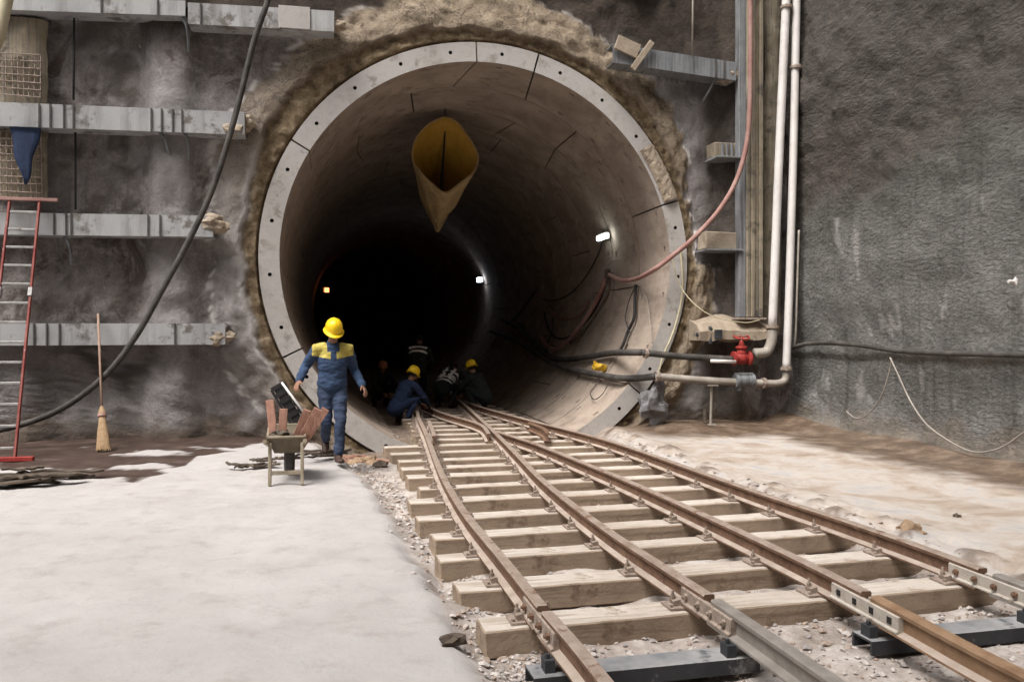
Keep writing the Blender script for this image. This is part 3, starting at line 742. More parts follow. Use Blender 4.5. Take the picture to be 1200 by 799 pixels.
# bored piles with rebar mesh showing
def meshpanel(px0, px1, py0, py1, n, m, label):
    p0 = gy(px0, py0, -.26); p1 = gy(px1, py1, -.26); b = MB()
    for i in range(n + 1):
        x = p0.x + (p1.x - p0.x) * i / n; b.tube([(x, -.37 + random.uniform(-.02, .01), p0.z), (x + random.uniform(-.02, .02), -.37, p1.z)], .009, 5)
    for j in range(m + 1):
        z = p0.z + (p1.z - p0.z) * j / m; b.tube([(p0.x, -.385, z), (p1.x, -.385, z + random.uniform(-.02, .02))], .009, 5)
    o = b.build('rebar_mesh', M['clip']); tag(o, label, 'rebar mesh', 'bare rebar meshes on the left wall')
def pilemass(px0, px1, py0, py1, label, mat='pilecol', dep=.14, yb=-.19):
    p0 = gy(px0, py0, -.2); p1 = gy(px1, py1, -.2)
    b = MB(); nx, nz = 10, max(4, int(abs(p0.z - p1.z) / .1)); vs = []
    for i in range(nx + 1):
        for j in range(nz + 1):
            x = p0.x + (p1.x - p0.x) * i / nx; z = p0.z + (p1.z - p0.z) * j / nz
            vs.append((x + .03 * fbm((x, z, 1), 3), yb - dep * math.sin(math.pi * i / nx) ** .5 - .05 * fbm((x, z, 2), 4), z))
    b.add(vs, [(i * (nz + 1) + j, i * (nz + 1) + j + 1, (i + 1) * (nz + 1) + j + 1, (i + 1) * (nz + 1) + j) for i in range(nx) for j in range(nz)])
    o = b.build('wall_pile', M[mat], smooth=True); tag(o, label, 'pile', 'piles set in the front wall')
pilemass(-6, 56, 22, 236, 'ochre rough pile with bare rebar behind the ladder head')
meshpanel(-2, 52, 66, 116, 8, 6, 'rusty rebar mesh above the second waler at the left picture edge')
meshpanel(-2, 52, 156, 236, 8, 9, 'rusty rebar mesh between the second and third walers, behind the blue rag')
p = gy(30, 150, -.52)
b = MB(); n = 12; vs = []
for j in range(9):
    f = j / 8; wd = .20 * (1 - f) ** .8 + .012
    for i in range(n): 
        t = 2 * math.pi * i / n; vs.append((p.x + wd * math.cos(t) + .02 * math.sin(f * 9), p.y + .03 * math.sin(t) * (1 + math.sin(i * 2.5) * .6), p.z - f * .82))
b.add(vs, [(j * n + i, j * n + (i + 1) % n, (j + 1) * n + (i + 1) % n, (j + 1) * n + i) for j in range(8) for i in range(n)] + [tuple(range(n)), tuple(range(8 * n, 9 * n))])
o = b.build('hanging_rag', M['bluecloth'], smooth=True); tag(o, 'dark blue rag hanging from the second waler at the far left', 'rag')
b = MB(); b.tube([gy(16, -60, -1.2), gy(9, 0, -1.2), gy(0, 40, -1.2), gy(-20, 90, -1.2)], .085, 12); o = b.build('slanting_pipe', M['beigepipe'], smooth=True); tag(o, 'beige pipe slanting through the top left corner', 'pipe')

# ------------------------------------------------------------------ right of the ring: post, stubs, ledge
p0 = gy(863, -90, -.4); p1 = gy(893, 372, -.4)
post = empty('steel_post', ((p0.x + p1.x) / 2, -.4, p1.z), 'tall corrugated upright post beside the white pipes', 'post')
xl = gy(863, 300, -.42).x; xr = gy(893, 300, -.42).x; zb = gy(870, 372, -.42).z; zt = 9.4
b = MB(); b.box((xl + .07, -.42, (zb + zt) / 2), (.13, .16, zt - zb)); b.build('web', M['bluegrey'], post, bevel=.01)
b = MB()
for k in range(4): b.box((xl + .17 + k * .073, -.44 - .03 * (k % 2), (zb + zt) / 2), (.07, .2, zt - zb))
b.build('corrugated_face', M['pilecol'], post, bevel=.012)
b = MB(); b.box(((xl + xr) / 2 - .03, -.45, zb - .025), (.52, .3, .035)); b.build('base_plate', M['clip'], post, bevel=.004)
pilemass(894, 916, -80, 392, 'narrow ochre pile between the corrugated post and the white pipes', dep=.12, yb=-.18)
def stub(px0, py0, px1, py1, label, mat='pilecol', ribs=4, y=-.35):
    a = gy(px0, py0, y); c = gy(px1, py1, y)
    root = empty('waler_stub', ((a.x + c.x) / 2, y, c.z), label, 'beam stub', 'beam stubs left of the corrugated post')
    b = MB(); b.box(((a.x + c.x) / 2, y + .12, (a.z + c.z) / 2), (c.x - a.x, .34, a.z - c.z), jit=.012); b.build('block', M[mat], root, bevel=.012)
    b = MB(); b.box(((a.x + c.x) / 2, y + .06, c.z - .02), ((c.x - a.x) * 1.1, .5, .03)); b.build('sole_plate', M['bluegrey'], root, bevel=.004)
    for k in range(ribs):
        b = MB(); b.box((a.x + (c.x - a.x) * (.3 + .6 * k / max(ribs - 1, 1)), y - .07, (a.z + c.z) / 2), (.03, .04, (a.z - c.z) * .9)); b.build('rib', M['bluegrey'], root)
stub(836, 168, 863, 186, 'small ribbed stub, the upper of two beside the post')
stub(826, 272, 863, 293, 'thick tan stub, the lower of two beside the post', 'tan', 0)
b = MB()
a = gy(818, 372, -.5); c = gy(902, 404, -.5)
n = 16; prof = [(-.1, .30), (-.42, .16), (-.56, 0), (-.56, -.16), (-.1, -.2)]
vs = []
for i in range(n + 1):
    x = a.x + (c.x - a.x) * i / n
    for (yy_, zz_) in prof: vs.append((x, yy_ + .05 * fbm((x, yy_, zz_), 2.2), (a.z + c.z) / 2 + zz_ * (.7 + .3 * math.sin(math.pi * i / n)) + .05 * fbm((x, yy_, zz_ + 5), 2.5)))
k = len(prof)
b.add(vs, [(i * k + j, i * k + (j + 1) % k, (i + 1) * k + (j + 1) % k, (i + 1) * k + j) for i in range(n) for j in range(k)] + [tuple(range(k)), tuple(range(n * k, n * k + k))[::-1]])
o = b.build('mortar_ledge', M['tan'], smooth=False); tag(o, 'lumpy tan mortar ledge above the red valve', 'ledge')

# ------------------------------------------------------------------ pipes, valve, hoses
def pipe_run(name, pts, r, mat, label, cat='pipe', flanges=(), fr=1.5, group=None, sm=8):
    root = empty(name, Vector(pts[-1]), label, cat, group)
    b = MB(); b.tube(smooth_path(pts, sm), r, 14); b.build('tube', M[mat], root, smooth=True)
    for (p, d) in flanges:
        p = Vector(p); d = Vector(d).normalized(); b = MB(); rot = d.to_track_quat('Z', 'Y').to_matrix()
        b.lathe([(r * fr, -.022), (r * fr, .022)], p, 16, rot); 
        for q in range(6):
            o_ = rot @ Vector((math.cos(q * 1.047) * r * fr * .82, math.sin(q * 1.047) * r * fr * .82, 0)); b.lathe([(.012, -.04), (.012, .04)], p + o_, 6, rot)
        b.build('flange', M['clip'], root)
    return root
YP = -.62
q = [gy(924, -80, YP), gy(918, 60, YP), gy(912, 200, YP), gy(905, 385, YP)]
pipe_run('water_pipe', q, .072, 'pipe', 'white upright pipe, the left of the two, ending at the red valve', flanges=[(gy(905, 383, YP), (0, 0, 1)), (gy(921, 10, YP), (0, 0, 1))], group='white pipes in the right corner')
q = [gy(905, 387, YP), gy(904, 400, YP), gy(898, 412, YP), gy(884, 414, YP)]
pipe_run('pipe_elbow', q, .085, 'pipegrey', 'brown elbow joining the left white pipe to the red valve', 'pipe elbow')
q = [gy(934, -80, YP), gy(930, 150, YP), gy(925, 330, YP), gy(921.5, 432, YP)]
pipe_run('water_pipe', q, .068, 'pipe', 'white upright pipe, the right of the two, nearest the side wall', flanges=[(gy(921.5, 432, YP), (0, 0, 1)), (gy(932, 80, YP), (0, 0, 1))], group='white pipes in the right corner')
q = [gy(921.5, 436, YP), gy(920, 445, YP), gy(912, 449, YP), gy(895, 449, YP), gy(830, 446, YP), gy(768, 441, YP)]
pipe_run('low_pipe', q, .062, 'pipegrey', 'long dirty pale pipe running low from the corner to the ring', flanges=[(gy(895, 449, YP), (1, 0, 0)), (gy(770, 441, YP), (1, 0, 0))])
q = [gy(858, 421, YP), gy(820, 419, YP), gy(790, 417, YP), gy(752, 413, YP)]
pipe_run('upper_low_pipe', q, .055, 'hose_dusty', 'black pipe running from the red valve to the ring', flanges=[(gy(757, 414, YP), (1, 0, 0))])
b = MB(); b.tube([gy(862, 424, YP - .1), gy(833, 423, YP - .1)], .03, 10); o = b.build('short_pipe', M['pipe'], smooth=True); tag(o, 'short pale tube lying along the black pipe by the valve', 'pipe')
# coupling on the low pipe
c = gy(872, 446, YP); b = MB(); rot = Matrix.Rotation(math.pi / 2, 3, 'Y')
b.lathe([(.10, -.17), (.12, -.17), (.12, -.12), (.105, -.11), (.105, .11), (.12, .12), (.12, .17), (.10, .17)], c, 18, rot); b.box(c + Vector((0, 0, .11)), (.3, .12, .05)); b.box(c + Vector((-.1, 0, -.13)), (.06, .1, .08))
o = b.build('pipe_coupling', M['bluegrey'], bevel=.005); tag(o, 'grey green coupling clamped on the low pipe below the valve', 'coupling')
# red valve
c = gy(869, 420, YP); v = empty('gate_valve', c - Vector((0, 0, .15)), 'red gate valve with a handwheel between the two low pipes and the elbow', 'valve')
b = MB(); b.lathe([(.05, -.16), (.12, -.16), (.12, -.12), (.075, -.10), (.10, -.04), (.11, 0), (.10, .04), (.075, .10), (.12, .12), (.12, .16), (.05, .16)], c, 20, rot)
b.lathe([(.08, 0), (.085, .10), (.07, .16), (.10, .17), (.10, .20), (.05, .22), (.035, .30)], c, 16); b.build('body', M['redpaint'], v, smooth=False, bevel=.004)
b = MB(); b.tube([c + Vector((0, 0, .28)), c + Vector((0, 0, .42))], .014, 8); b.build('stem', M['clip'], v)
b = MB(); wc = c + Vector((0, 0, .37)); tl = Matrix.Rotation(.35, 3, 'X')
ring_ = [wc + tl @ Vector((.13 * math.cos(t * math.pi / 12), .13 * math.sin(t * math.pi / 12), 0)) for t in range(25)]
b.tube(ring_, .016, 8)
for k in range(4): b.tube([wc, wc + tl @ Vector((.13 * math.cos(k * math.pi / 2), .13 * math.sin(k * math.pi / 2), 0))], .010, 6)
b.build('handwheel', M['redpaint'], v, smooth=True)
# small fittings left of the valve
c = gy(832, 396, -.5); b = MB(); b.tube([c + Vector((-.25, 0, .06)), c + Vector((.1, 0, 0)), c + Vector((.15, 0, -.08))], .035, 8); b.lathe([(.05, -.1), (.05, .16), (.02, .2)], c, 8); b.box(c + Vector((.12, -.05, .06)), (.12, .1, .16))
o = b.build('pipe_fitting', M['darksteel'], bevel=.004); tag(o, 'small dark fitting under the mortar ledge, left of the valve', 'fitting')
# prop under the pipes
b = MB(); t_ = gy(834, 448, YP); g_ = gy(833, 499, YP); b.tube([t_, g_], .024, 10); b.box((g_.x, g_.y, g_.z + .02), (.16, .16, .02)); b.box((t_.x, t_.y, t_.z - .05), (.18, .14, .02))
o = b.build('pipe_prop', M['pipegrey']); tag(o, 'thin upright prop holding the low pipe above the floor', 'prop')
b = MB(); g_ = gy(828, 487, YP); b.tube([g_ + Vector((0, .05, .12)), g_ + Vector((0, .05, -.12))], .035, 8); o = b.build('iron_stub', M['scrap']); tag(o, 'short rusty iron stub standing beside the pipe prop', 'iron stub')
# hoses into the tunnel
def hose(name, pts, r, mat, label, cat='hose', group=None, sm=8):
    b = MB(); b.tube(smooth_path(pts, sm), r, 10); o = b.build(name, M[mat], smooth=True); return tag(o, label, cat, group)
cy = lambda l, rad=3.2: [cyl(x, y, rad) for x, y in l]
hose('rubber_hose', [gy(752, 413, YP), gy(735, 413, -.25)] + cy([(715, 414), (690, 418), (662, 421), (643, 417), (624, 400), (606, 383), (588, 374)], 3.14), .058, 'hose_dusty', 'thick black hose, the upper of two sagging along the right tunnel wall', group='black hoses on the tunnel wall')
hose('rubber_hose', [gy(768, 441, YP), gy(748, 443, -.2)] + cy([(725, 443), (700, 439), (670, 433), (645, 424), (622, 410), (600, 397), (575, 388)], 3.14), .058, 'hose_dusty', 'thick black hose, the lower of two sagging along the right tunnel wall', group='black hoses on the tunnel wall')
hose('air_hose', [gy(878, -60, -.75), gy(879, 60, -.72), gy(877, 150, -.68), gy(866, 203, -.66), (gy(845, 243, -.62)), gy(815, 277, -.55), gy(788, 300, -.40), gy(765, 317, -.22)] + cy([(745, 327), (727, 328), (712, 321)], 3.12), .042, 'redhose', 'dusty red hose hanging from the post and swinging into the tunnel')
hose('air_hose_loop', cy([(712, 319), (705, 340), (696, 358), (682, 380), (665, 400), (650, 409), (640, 404), (634, 394)], 3.10), .050, 'redhose', 'red hose loop hanging on the right tunnel wall')
hose('air_hose_loop', cy([(714, 322), (712, 345), (700, 365), (684, 388), (668, 402)], 3.14), .034, 'scrap', 'dark hose hanging just behind the red hose loop')
b = MB(); kx = cyl(712, 321, 3.1); b.box(kx, (.1, .12, .2)); b.tube([kx, kx + Vector((.12, 0, .02))], .02, 6); b.box(kx + Vector((0, 0, -.14)), (.07, .07, .12))
o = b.build('hose_hook', M['scrap'], bevel=.01); tag(o, 'dark bracket tying the red hoses to the tunnel wall', 'bracket')
wires = [([(745, 334), (744, 350), (743, 372), (736, 388), (731, 402), (726, 412)], .030, 'black', 'thick dark cable bundle dangling on the right tunnel wall'),
         ([(746, 334), (738, 350), (733, 372), (738, 390)], .010, 'darksteel', 'thin wire left of the dangling cable bundle'),
         ([(748, 334), (758, 352), (762, 380), (764, 402)], .008, 'pipegrey', 'thin pale wire right of the dangling cable bundle'),
         ([(706, 283), (700, 300), (686, 325), (668, 344), (650, 352), (636, 350), (628, 338)], .016, 'black', 'thin cable sagging from the near lamp into the dark'),
         ([(690, 352), (680, 368), (664, 374), (650, 368), (640, 356), (632, 344)], .026, 'redhose', 'brown cable sagging behind the red hose loop'),
         ([(712, 324), (704, 350), (688, 376), (668, 394), (652, 396), (642, 384), (638, 366)], .022, 'black', 'dark cable looping below the hose bracket beside the red loop'),
         ([(648, 372), (647, 388), (642, 402), (640, 412)], .014, 'black', 'short dark wire hanging above the black hoses'),
         ([(628, 340), (616, 358), (604, 372), (594, 380)], .030, 'scrap', 'dim thick cable dropping deep inside the tunnel'),
         ([(712, 452), (705, 463), (696, 468), (692, 460), (700, 449)], .008, 'black', 'thin wire loop on the lining below the yellow clamp'),
         ([(742, 297), (730, 303), (718, 305), (712, 312)], .010, 'pipegrey', 'thin pale line above the hose bracket')]
for pts, r, m_, lab in wires: hose('cable', cy(pts, 3.2), r, m_, lab, 'cable', 'cables on the right tunnel wall')
c = cyl(702, 430, 3.12); b = MB(); b.rock(c, .11, (1.3, .8, .8), 2, 4, .3); b.tube([c + Vector((-.1, 0, .1)), c + Vector((.1, 0, -.08))], .03, 8)
o = b.build('hose_clamp', M['yellow']); tag(o, 'yellow clamp between the two black hoses on the tunnel wall', 'clamp')
# yellowish thin hoses running down the ring edge on the right
hose('injection_hose', [gy(x, y, -.16) for x, y in [(797, 290), (800, 330), (797, 360), (788, 392), (778, 415), (771, 440)]], .018, 'beigepipe', 'thin yellowish hose following the right edge of the ring', 'hose')
hose('side_cable', [gy(786, 300, -.2), gy(800, 340, -.35), gy(830, 368, -.66), gy(870, 378, -.66), gy(890, 375, -.6)], .009, 'beigepipe', 'thin slack cord from the ring to the post foot', 'cord')
# cable in front of the left wall
hose('power_cable', [gy(330, -60, -1.0), gy(315, 0, -1.0), gy(298, 50, -.98), gy(283, 110, -.95), gy(268, 165, -.95), gy(247, 228, -.95), gy(220, 285, -.95), gy(190, 340, -.95), gy(160, 393, -.95), gy(125, 438, -.95), gy(80, 474, -.95), gy(30, 496, -.95), gy(-40, 512, -.95)], .043, 'hose_dusty', 'thick black cable sweeping down across the left walers', 'cable')
# right side wall: cable on the ledge and hanging wires
hose('wall_cable', [gx(x, y, 7.9) for x, y in [(928, 408), (945, 403), (975, 402), (1010, 405), (1050, 411), (1100, 414), (1150, 415), (1200, 416), (1290, 414)]], .035, 'hose_dusty', 'long dusty black cable along the right wall', 'cable')
hose('wire', [gx(x, y, 7.86) for x, y in [(1043, 419), (1053, 440), (1066, 468), (1084, 495), (1105, 512)]] + [gx(1130, 526, 7.80), gx(1150, 530, 7.8), gx(1175, 524, 7.82), gx(1200, 507, 7.84), gx(1250, 470, 7.86)], .011, 'pipegrey', 'pale slack wire hanging in a loop from the wall cable', 'wire')
hose('wire', [gx(x, y, 7.9) for x, y in [(1045, 420), (1040, 445), (1030, 470), (1015, 487), (1003, 490), (992, 482)]], .010, 'pipegrey', 'faint thin wire curling left from the wall cable', 'wire')
hose('wire', [gx(936, 270, 7.9), gx(934, 340, 7.88), gx(932, 398, 7.88), gx(928, 408, 7.88)], .018, 'pipegrey', 'thin upright tube right of the white pipes', 'tube')
b = MB(); c = gx(1190, 330, 7.88); b.rock(c, .035, (.8, 1, 1.3), 2, 8, .4); b.tube([c, c + Vector((-.1, 0, 0))], .02, 8); o = b.build('anchor_stub', M['pipe']); tag(o, 'small pale anchor stub sticking out of the right wall', 'anchor')

# ------------------------------------------------------------------ tunnel lamps and the hanging duct
def lamp(c, size, mat, label, bracket=True, power=0, col=(1, 1, 1)):
    root = empty('tunnel_lamp', c, label, 'lamp', 'lamps inside the tunnel')
    b = MB(); b.box(c, size); b.build('tube', M[mat], root, bevel=.01)
    b = MB(); b.box(Vector(c) + Vector((.06 if c[0] > 3 else -.06, .12, .02)), (size[0] * .8 + .04, size[1] * .8, size[2] * .9 + .04)); b.build('case', M['lampcase'], root)
    if power:
        l = bpy.data.lights.new('lamp', 'POINT'); l.energy = power; l.color = col; l.shadow_soft_size = .1
        lo = bpy.data.objects.new('lamp_light', l); COL.objects.link(lo); lo.parent = root; lo.location = (-.2 if c[0] > 3 else .2, 0, -.05)
c = cyl(706, 278, 3.12); lamp(c, (.07, .62, .10), 'lampwhite', 'white tube lamp on the right tunnel wall, the nearest', power=.15, col=(.9, 1, .97))
c = cyl(562, 328, 3.1); lamp(c, (.16, .3, .16), 'lampfar', 'small bluish lamp deep in the tunnel on the right', power=.0)
c = gy(383, 340, 26.); lamp(c, (.20, .06, .20), 'lampred', 'orange lamp glowing deep in the tunnel on the left')
c = gy(379, 318, 30.); lamp(c, (.09, .1, .09), 'lampfar', 'faint tiny lamp above the orange one in the dark')

dc = gy(522, 185, 2.85)
du = empty('ventilation_duct', dc, 'yellow fabric ventilation duct hanging open mouthed under the tunnel crown', 'duct')
n = 40
def mouth(t):                      # t from the top, clockwise seen from the camera; pointed at top, right and bottom
    pts = [(0, .80), (.22, .72), (.45, .45), (.66, .05), (.52, -.32), (.22, -.60), (-.06, -.80), (-.32, -.62), (-.55, -.35), (-.66, .0), (-.58, .35), (-.36, .62), (-.12, .76)]
    k = len(pts); f = t * k; i = int(f) % k; u = f - int(f)
    a, b_, c_, d_ = [Vector((*pts[(i + o) % k], 0)) for o in (-1, 0, 1, 2)]
    p = .5 * ((2 * b_) + (c_ - a) * u + (2 * a - 5 * b_ + 4 * c_ - d_) * u * u + (3 * b_ - a - 3 * c_ + d_) * u ** 3); return p.x, p.y
vs = []; NR_ = 16
for j in range(NR_):
    f = j / (NR_ - 1)
    for i in range(n):
        mx, mz = mouth(i / n)
        # the bag narrows backwards and hangs down to a tip
        k_ = (1 - f) ** 1.15 * (1 - .02) + .02
        x = mx * k_ - .07 * f; z = mz * k_ - 1.38 * f ** .85 + (.14 * math.sin(i * 1.7 + f * 8) * f * (1 - f)); x += .05 * noise.noise(Vector((i * .9, f * 3, 1))) * min(1, f * 4); z += .05 * noise.noise(Vector((i * .9, f * 3, 7))) * min(1, f * 4)
        y = 1.1 * math.sin(f * math.pi * .8) * (.5 + .5 * (mz + .8) / 1.6) + .18 * f + (-.22 * (mz < -.2) * (1 - f))
        vs.append((dc.x + x, dc.y + y - .28 * max(0, -mz) * (1 - f), dc.z + z))
b = MB(); b.add(vs, [(j * n + i, j * n + (i + 1) % n, (j + 1) * n + (i + 1) % n, (j + 1) * n + i) for j in range(NR_ - 1) for i in range(n)])
ob = b.build('fabric', [M['ductout'], M['duct']], du, smooth=True)
sm_ = ob.modifiers.new('thickness', 'SOLIDIFY'); sm_.thickness = .012; sm_.offset = 1; sm_.material_offset = 1
b = MB(); b.tube([vs[i] for i in range(n)] + [vs[0]], [.018 + .03 * max(0, -mouth(i / n)[1]) for i in range(n)] + [.018], 8); b.build('hem', M['ductout'], du, smooth=True)
b = MB(); b.tube([Vector(vs[0]) + Vector((0, .02, 0)), Vector(vs[0]) + Vector((0, .05, .35))], .012, 6); b.build('hanger_cord', M['black'], du)
b = MB(); b.tube([Vector((dc.x + .02, dc.y + .10, dc.z + .76)), Vector((dc.x + .03, dc.y + .45, dc.z + .3)), Vector((dc.x - .01, dc.y + .5, dc.z - .3)), Vector((dc.x - .05, dc.y + .1, dc.z - .68))], [.012, .022, .035, .04], 6); b.build('seam', M['black'], du)

# ------------------------------------------------------------------ ladder
lad = empty('ladder', gz(10, 541), 'tall red ladder with pale rungs leaning on the left wall', 'ladder')
foot = gz(8, 541); topY = -.56
tR = gy(47, 237, topY); tL = gy(12, 237, topY)
fR = gz(21, 539); fR.y = foot.y; wdt = tR.x - tL.x
fL = fR - Vector((wdt * 1.0, 0, 0))
tL = tR - Vector((wdt, 0, 0))
for a, c in ((fR, tR), (fL, tL)):
    b = MB(); b.bar(a, c + (c - a).normalized() * .05, .028, .055, (0, 1, 0)); b.build('stile', M['ladder'], lad, bevel=.004)
    b = MB(); m = a + (c - a) * .62; b.bar(m - (c - a) * .02, m + (c - a) * .012, .05, .09, (0, 1, 0)); b.build('coupling', M['alu'], lad)
for k in range(13):
    f = .045 + k * .0757; a = fL + (tL - fL) * f; c = fR + (tR - fR) * f
    b = MB(); b.bar(a + Vector((.018, 0, 0)), c - Vector((.018, 0, 0)), .03, .034); b.build('rung', M['alu'], lad, bevel=.006)
b = MB(); b.bar(fL + Vector((-.35, 0, .03)), fR + Vector((.22, 0, .03)), .07, .055); b.build('foot_bar', M['redpaint'], lad, bevel=.006)
b = MB(); b.bar(tL + Vector((-.3, -.02, .03)), tR + Vector((.25, -.02, .03)), .05, .045); b.build('head_bar', M['redhose'], lad, bevel=.006)

# ------------------------------------------------------------------ broom leaning on the lowest waler
bt = gy(115, 368, -.56); bb = gz(121, 530); bb.z = .0; bb.y = -1.55; bb.x = gy(121, 525, -1.55).x
br = empty('broom', bb, 'straw broom with a long pinkish stick leaning on the lowest waler', 'broom')
d = bt - bb; mid = bb + d * .27
b = MB(); b.tube([mid, bt], .017, 8); b.build('stick', M['stick'], br, smooth=True)
b = MB(); b.tube([bb + d * .005, bb + d * .05, bb + d * .14, bb + d * .2, bb + d * .27, bb + d * .31], [(.085, .05), (.085, .05), (.07, .05), (.05, .04), (.05, .04), (.02, .02)], 14, lat=(1, 0, 0)); b.build('brush', M['straw'], br)
b = MB()
random.seed(5)
for k in range(60):
    a = random.uniform(0, 6.28); e = bb + d * random.uniform(-.004, .02) + Vector((math.cos(a) * .09, math.sin(a) * .055, 0)); s_ = bb + d * .17 + Vector((math.cos(a) * .055, math.sin(a) * .04, 0))
    e.z = max(e.z, .005); b.tube([s_, e], .004, 4)
b.build('straws', M['straw'], br)
b = MB(); b.tube([bb + d * .235, bb + d * .255], .06, 12); b.build('binding', M['redhose'], br)

# ------------------------------------------------------------------ wheelbarrow
wb0 = Vector((-.46, -4.80, ground_at(-.46, -4.8)[0]))
wb = empty('wheelbarrow', wb0, 'small dusty wheelbarrow seen from behind, loaded with reddish boards', 'wheelbarrow')
def W_(x, y, z): return wb0 + Vector((x, y, z))
for s in (-1, 1):
    b = MB(); b.bar(W_(s * .165, 0, 0), W_(s * .165, .05, .44), .035, .05, (0, 1, 0)); b.build('leg', M['barrow'], wb, bevel=.004)
    b = MB(); b.bar(W_(s * .20, -.12, .47), W_(s * .10, 1.0, .22), .035, .035); b.tube([W_(s * .20, -.22, .49), W_(s * .20, -.08, .465)], .022, 8); b.build('handle', M['barrow'], wb)
b = MB(); b.bar(W_(-.16, .01, .13), W_(.16, .01, .13), .03, .04); b.build('cross_brace', M['barrow'], wb)
b = MB(); T = [(-.19, .05, .50), (.19, .05, .50), (.22, .75, .56), (-.22, .75, .56)]; Bt = [(-.12, .14, .33), (.12, .14, .33), (.12, .6, .33), (-.12, .6, .33)]
b.add([W_(*p) for p in T + Bt], [(0, 1, 5, 4), (1, 2, 6, 5), (2, 3, 7, 6), (3, 0, 4, 7), (4, 5, 6, 7)])
tr = b.build('tray', M['trayolive'], wb); m_ = tr.modifiers.new('thick', 'SOLIDIFY'); m_.thickness = .012
b = MB(); rm_ = [W_(*p) for p in T]; b.tube(rm_ + [rm_[0]], .014, 6); b.build('rim', M['barrow'], tr)
b = MB(); b.lathe([(.05, -.05), (.15, -.055), (.178, -.035), (.178, .035), (.15, .055), (.05, .05)], W_(0, .80, .175), 20, Matrix.Rotation(math.pi / 2, 3, 'Y')); wh = b.build('wheel', M['darkgrey'], wb, smooth=False)
b = MB(); b.tube([W_(-.13, .80, .175), W_(.13, .80, .175)], .018, 8); b.build('axle', M['clip'], wh)
b = MB(); random.seed(21)
for k in range(9): b.rock(W_(random.uniform(-.13, .13), random.uniform(.15, .62), random.uniform(.42, .50)), random.uniform(.05, .09), (1.2, 1, .8), 2, k * 2.2, .6)
o = b.build('rubble_load', M['scrap']); tag(o, 'dark dusty rubble heaped in the wheelbarrow tray', 'rubble', kind='stuff')
random.seed(11)
bl = [(-.13, .25, 95, -6, .52), (-.06, .3, 88, 3, .42), (.05, .28, 75, 22, .46), (.10, .22, 70, 28, .52), (.14, .34, 80, 33, .50)]
for k, (x, y, tilt, lean, L) in enumerate(bl):
    rot = Matrix.Rotation(R(lean), 3, 'Y') @ Matrix.Rotation(R(90 - tilt), 3, 'X')
    b = MB(); b.box(W_(x, y, .36) + rot @ Vector((0, 0, L / 2)), (.085, .022, L), rot)
    o = b.build('wooden_board', M['plank'], bevel=.003)
    tag(o, ['reddish board leaning at the left side of the wheelbarrow', 'short board upright in the middle of the barrow load', 'reddish board leaning right in the middle of the barrow load', 'longest board leaning right in the barrow load', 'rearmost board at the right side of the wheelbarrow'][k], 'board', 'boards in the wheelbarrow')
# black frame leaning behind the barrow
fr = MB(); A0 = gy(318, 457, -3.4); B0 = gy(346, 505, -3.4)
root = empty('metal_grille', B0, 'black metal grille leaning behind the wheelbarrow', 'grille')
dv = (B0 - A0); L = dv.length; dv.normalize(); sd = Vector((.86, 0, .5)) * .17
for (s, nm) in ((0, 'side_bar'), (1, 'side_bar')):
    b = MB(); b.bar(A0 + sd * s, B0 + sd * s, .03, .05, (0, 1, 0)); b.build(nm, M['black'], root)
b = MB()
for k in range(7): b.bar(A0 + dv * (L * k / 6), A0 + dv * (L * k / 6) + sd, .05, .03, (0, 1, 0))
b.build('bars', M['black'], root)
b = MB(); b.bar(A0 + sd * .5, B0 + sd * .5, .12, .012, (0, 1, 0)); b.build('panel', M['black'], root)
b = MB(); b.tube([gy(330, 448, -3.5), gy(361, 490, -3.6)], .014, 8); o = b.build('pale_rod', M['pipe'], smooth=True); tag(o, 'thin pale rod leaning across the black grille', 'rod')

# scrap on the floor
def scraps(cx, cy_, n, rx, ry, seed, labels, group, L=(.2, .5), mat='scrap', h=.0, wdk=1.):
    random.seed(seed); out_ = []
    for k in range(n):
        x = cx + random.uniform(-rx, rx); y = cy_ + random.uniform(-ry, ry); z = ground_at(x, y)[0]
        a = random.uniform(-.6, .6); l = random.uniform(*L); wd = random.uniform(.03, .10) * wdk
        b = MB(); rot = Matrix.Rotation(a, 3, 'Z') @ Matrix.Rotation(random.uniform(-.12, .12), 3, 'Y')
        m_ = 6; vs = []
        for i in range(m_ + 1):
            t = i / m_ - .5; bend = .03 * math.sin(i * 1.3 + k)
            for (p_, q_) in ((-.5, 0), (.5, 0), (.5, 1), (-.5, 1)):
                vs.append(Vector((x, y, z + .015 + h * (k % 4) / 4)) + rot @ Vector((t * l, p_ * wd * (1 - abs(t)) + bend, q_ * .022 + abs(bend) * .6)))
        b.add(vs, [(i * 4 + j, i * 4 + (j + 1) % 4, (i + 1) * 4 + (j + 1) % 4, (i + 1) * 4 + j) for i in range(m_) for j in range(4)] + [(3, 2, 1, 0), tuple(m_ * 4 + j for j in range(4))])
        out_.append(b.build('scrap_strip', M[mat]))
    for k, o in enumerate(sorted(out_, key=lambda o: o.location.x / (o.location.y + 14.05))): tag(o, labels + ', ' + RANK[k] + ' from the left', 'scrap', group)
p = gz(40, 567)
scraps(p.x - .1, p.y + .05, 14, .45, .34, 2, 'dark curled strip in the low heap at left', 'strips in the left scrap heap', (.35, .75), h=.10, wdk=1.9)
p = gz(298, 545)
scraps(p.x, p.y, 8, .22, .35, 4, 'dark scrap piece on the floor left of the wheelbarrow', 'scraps left of the wheelbarrow', (.15, .38), h=.05)
p = gz(372, 537)
scraps(p.x, p.y, 7, .28, .3, 6, 'dark stick between the wheelbarrow and walking man', 'sticks right of the wheelbarrow', (.3, .6), h=.08)
p = gz(440, 535)
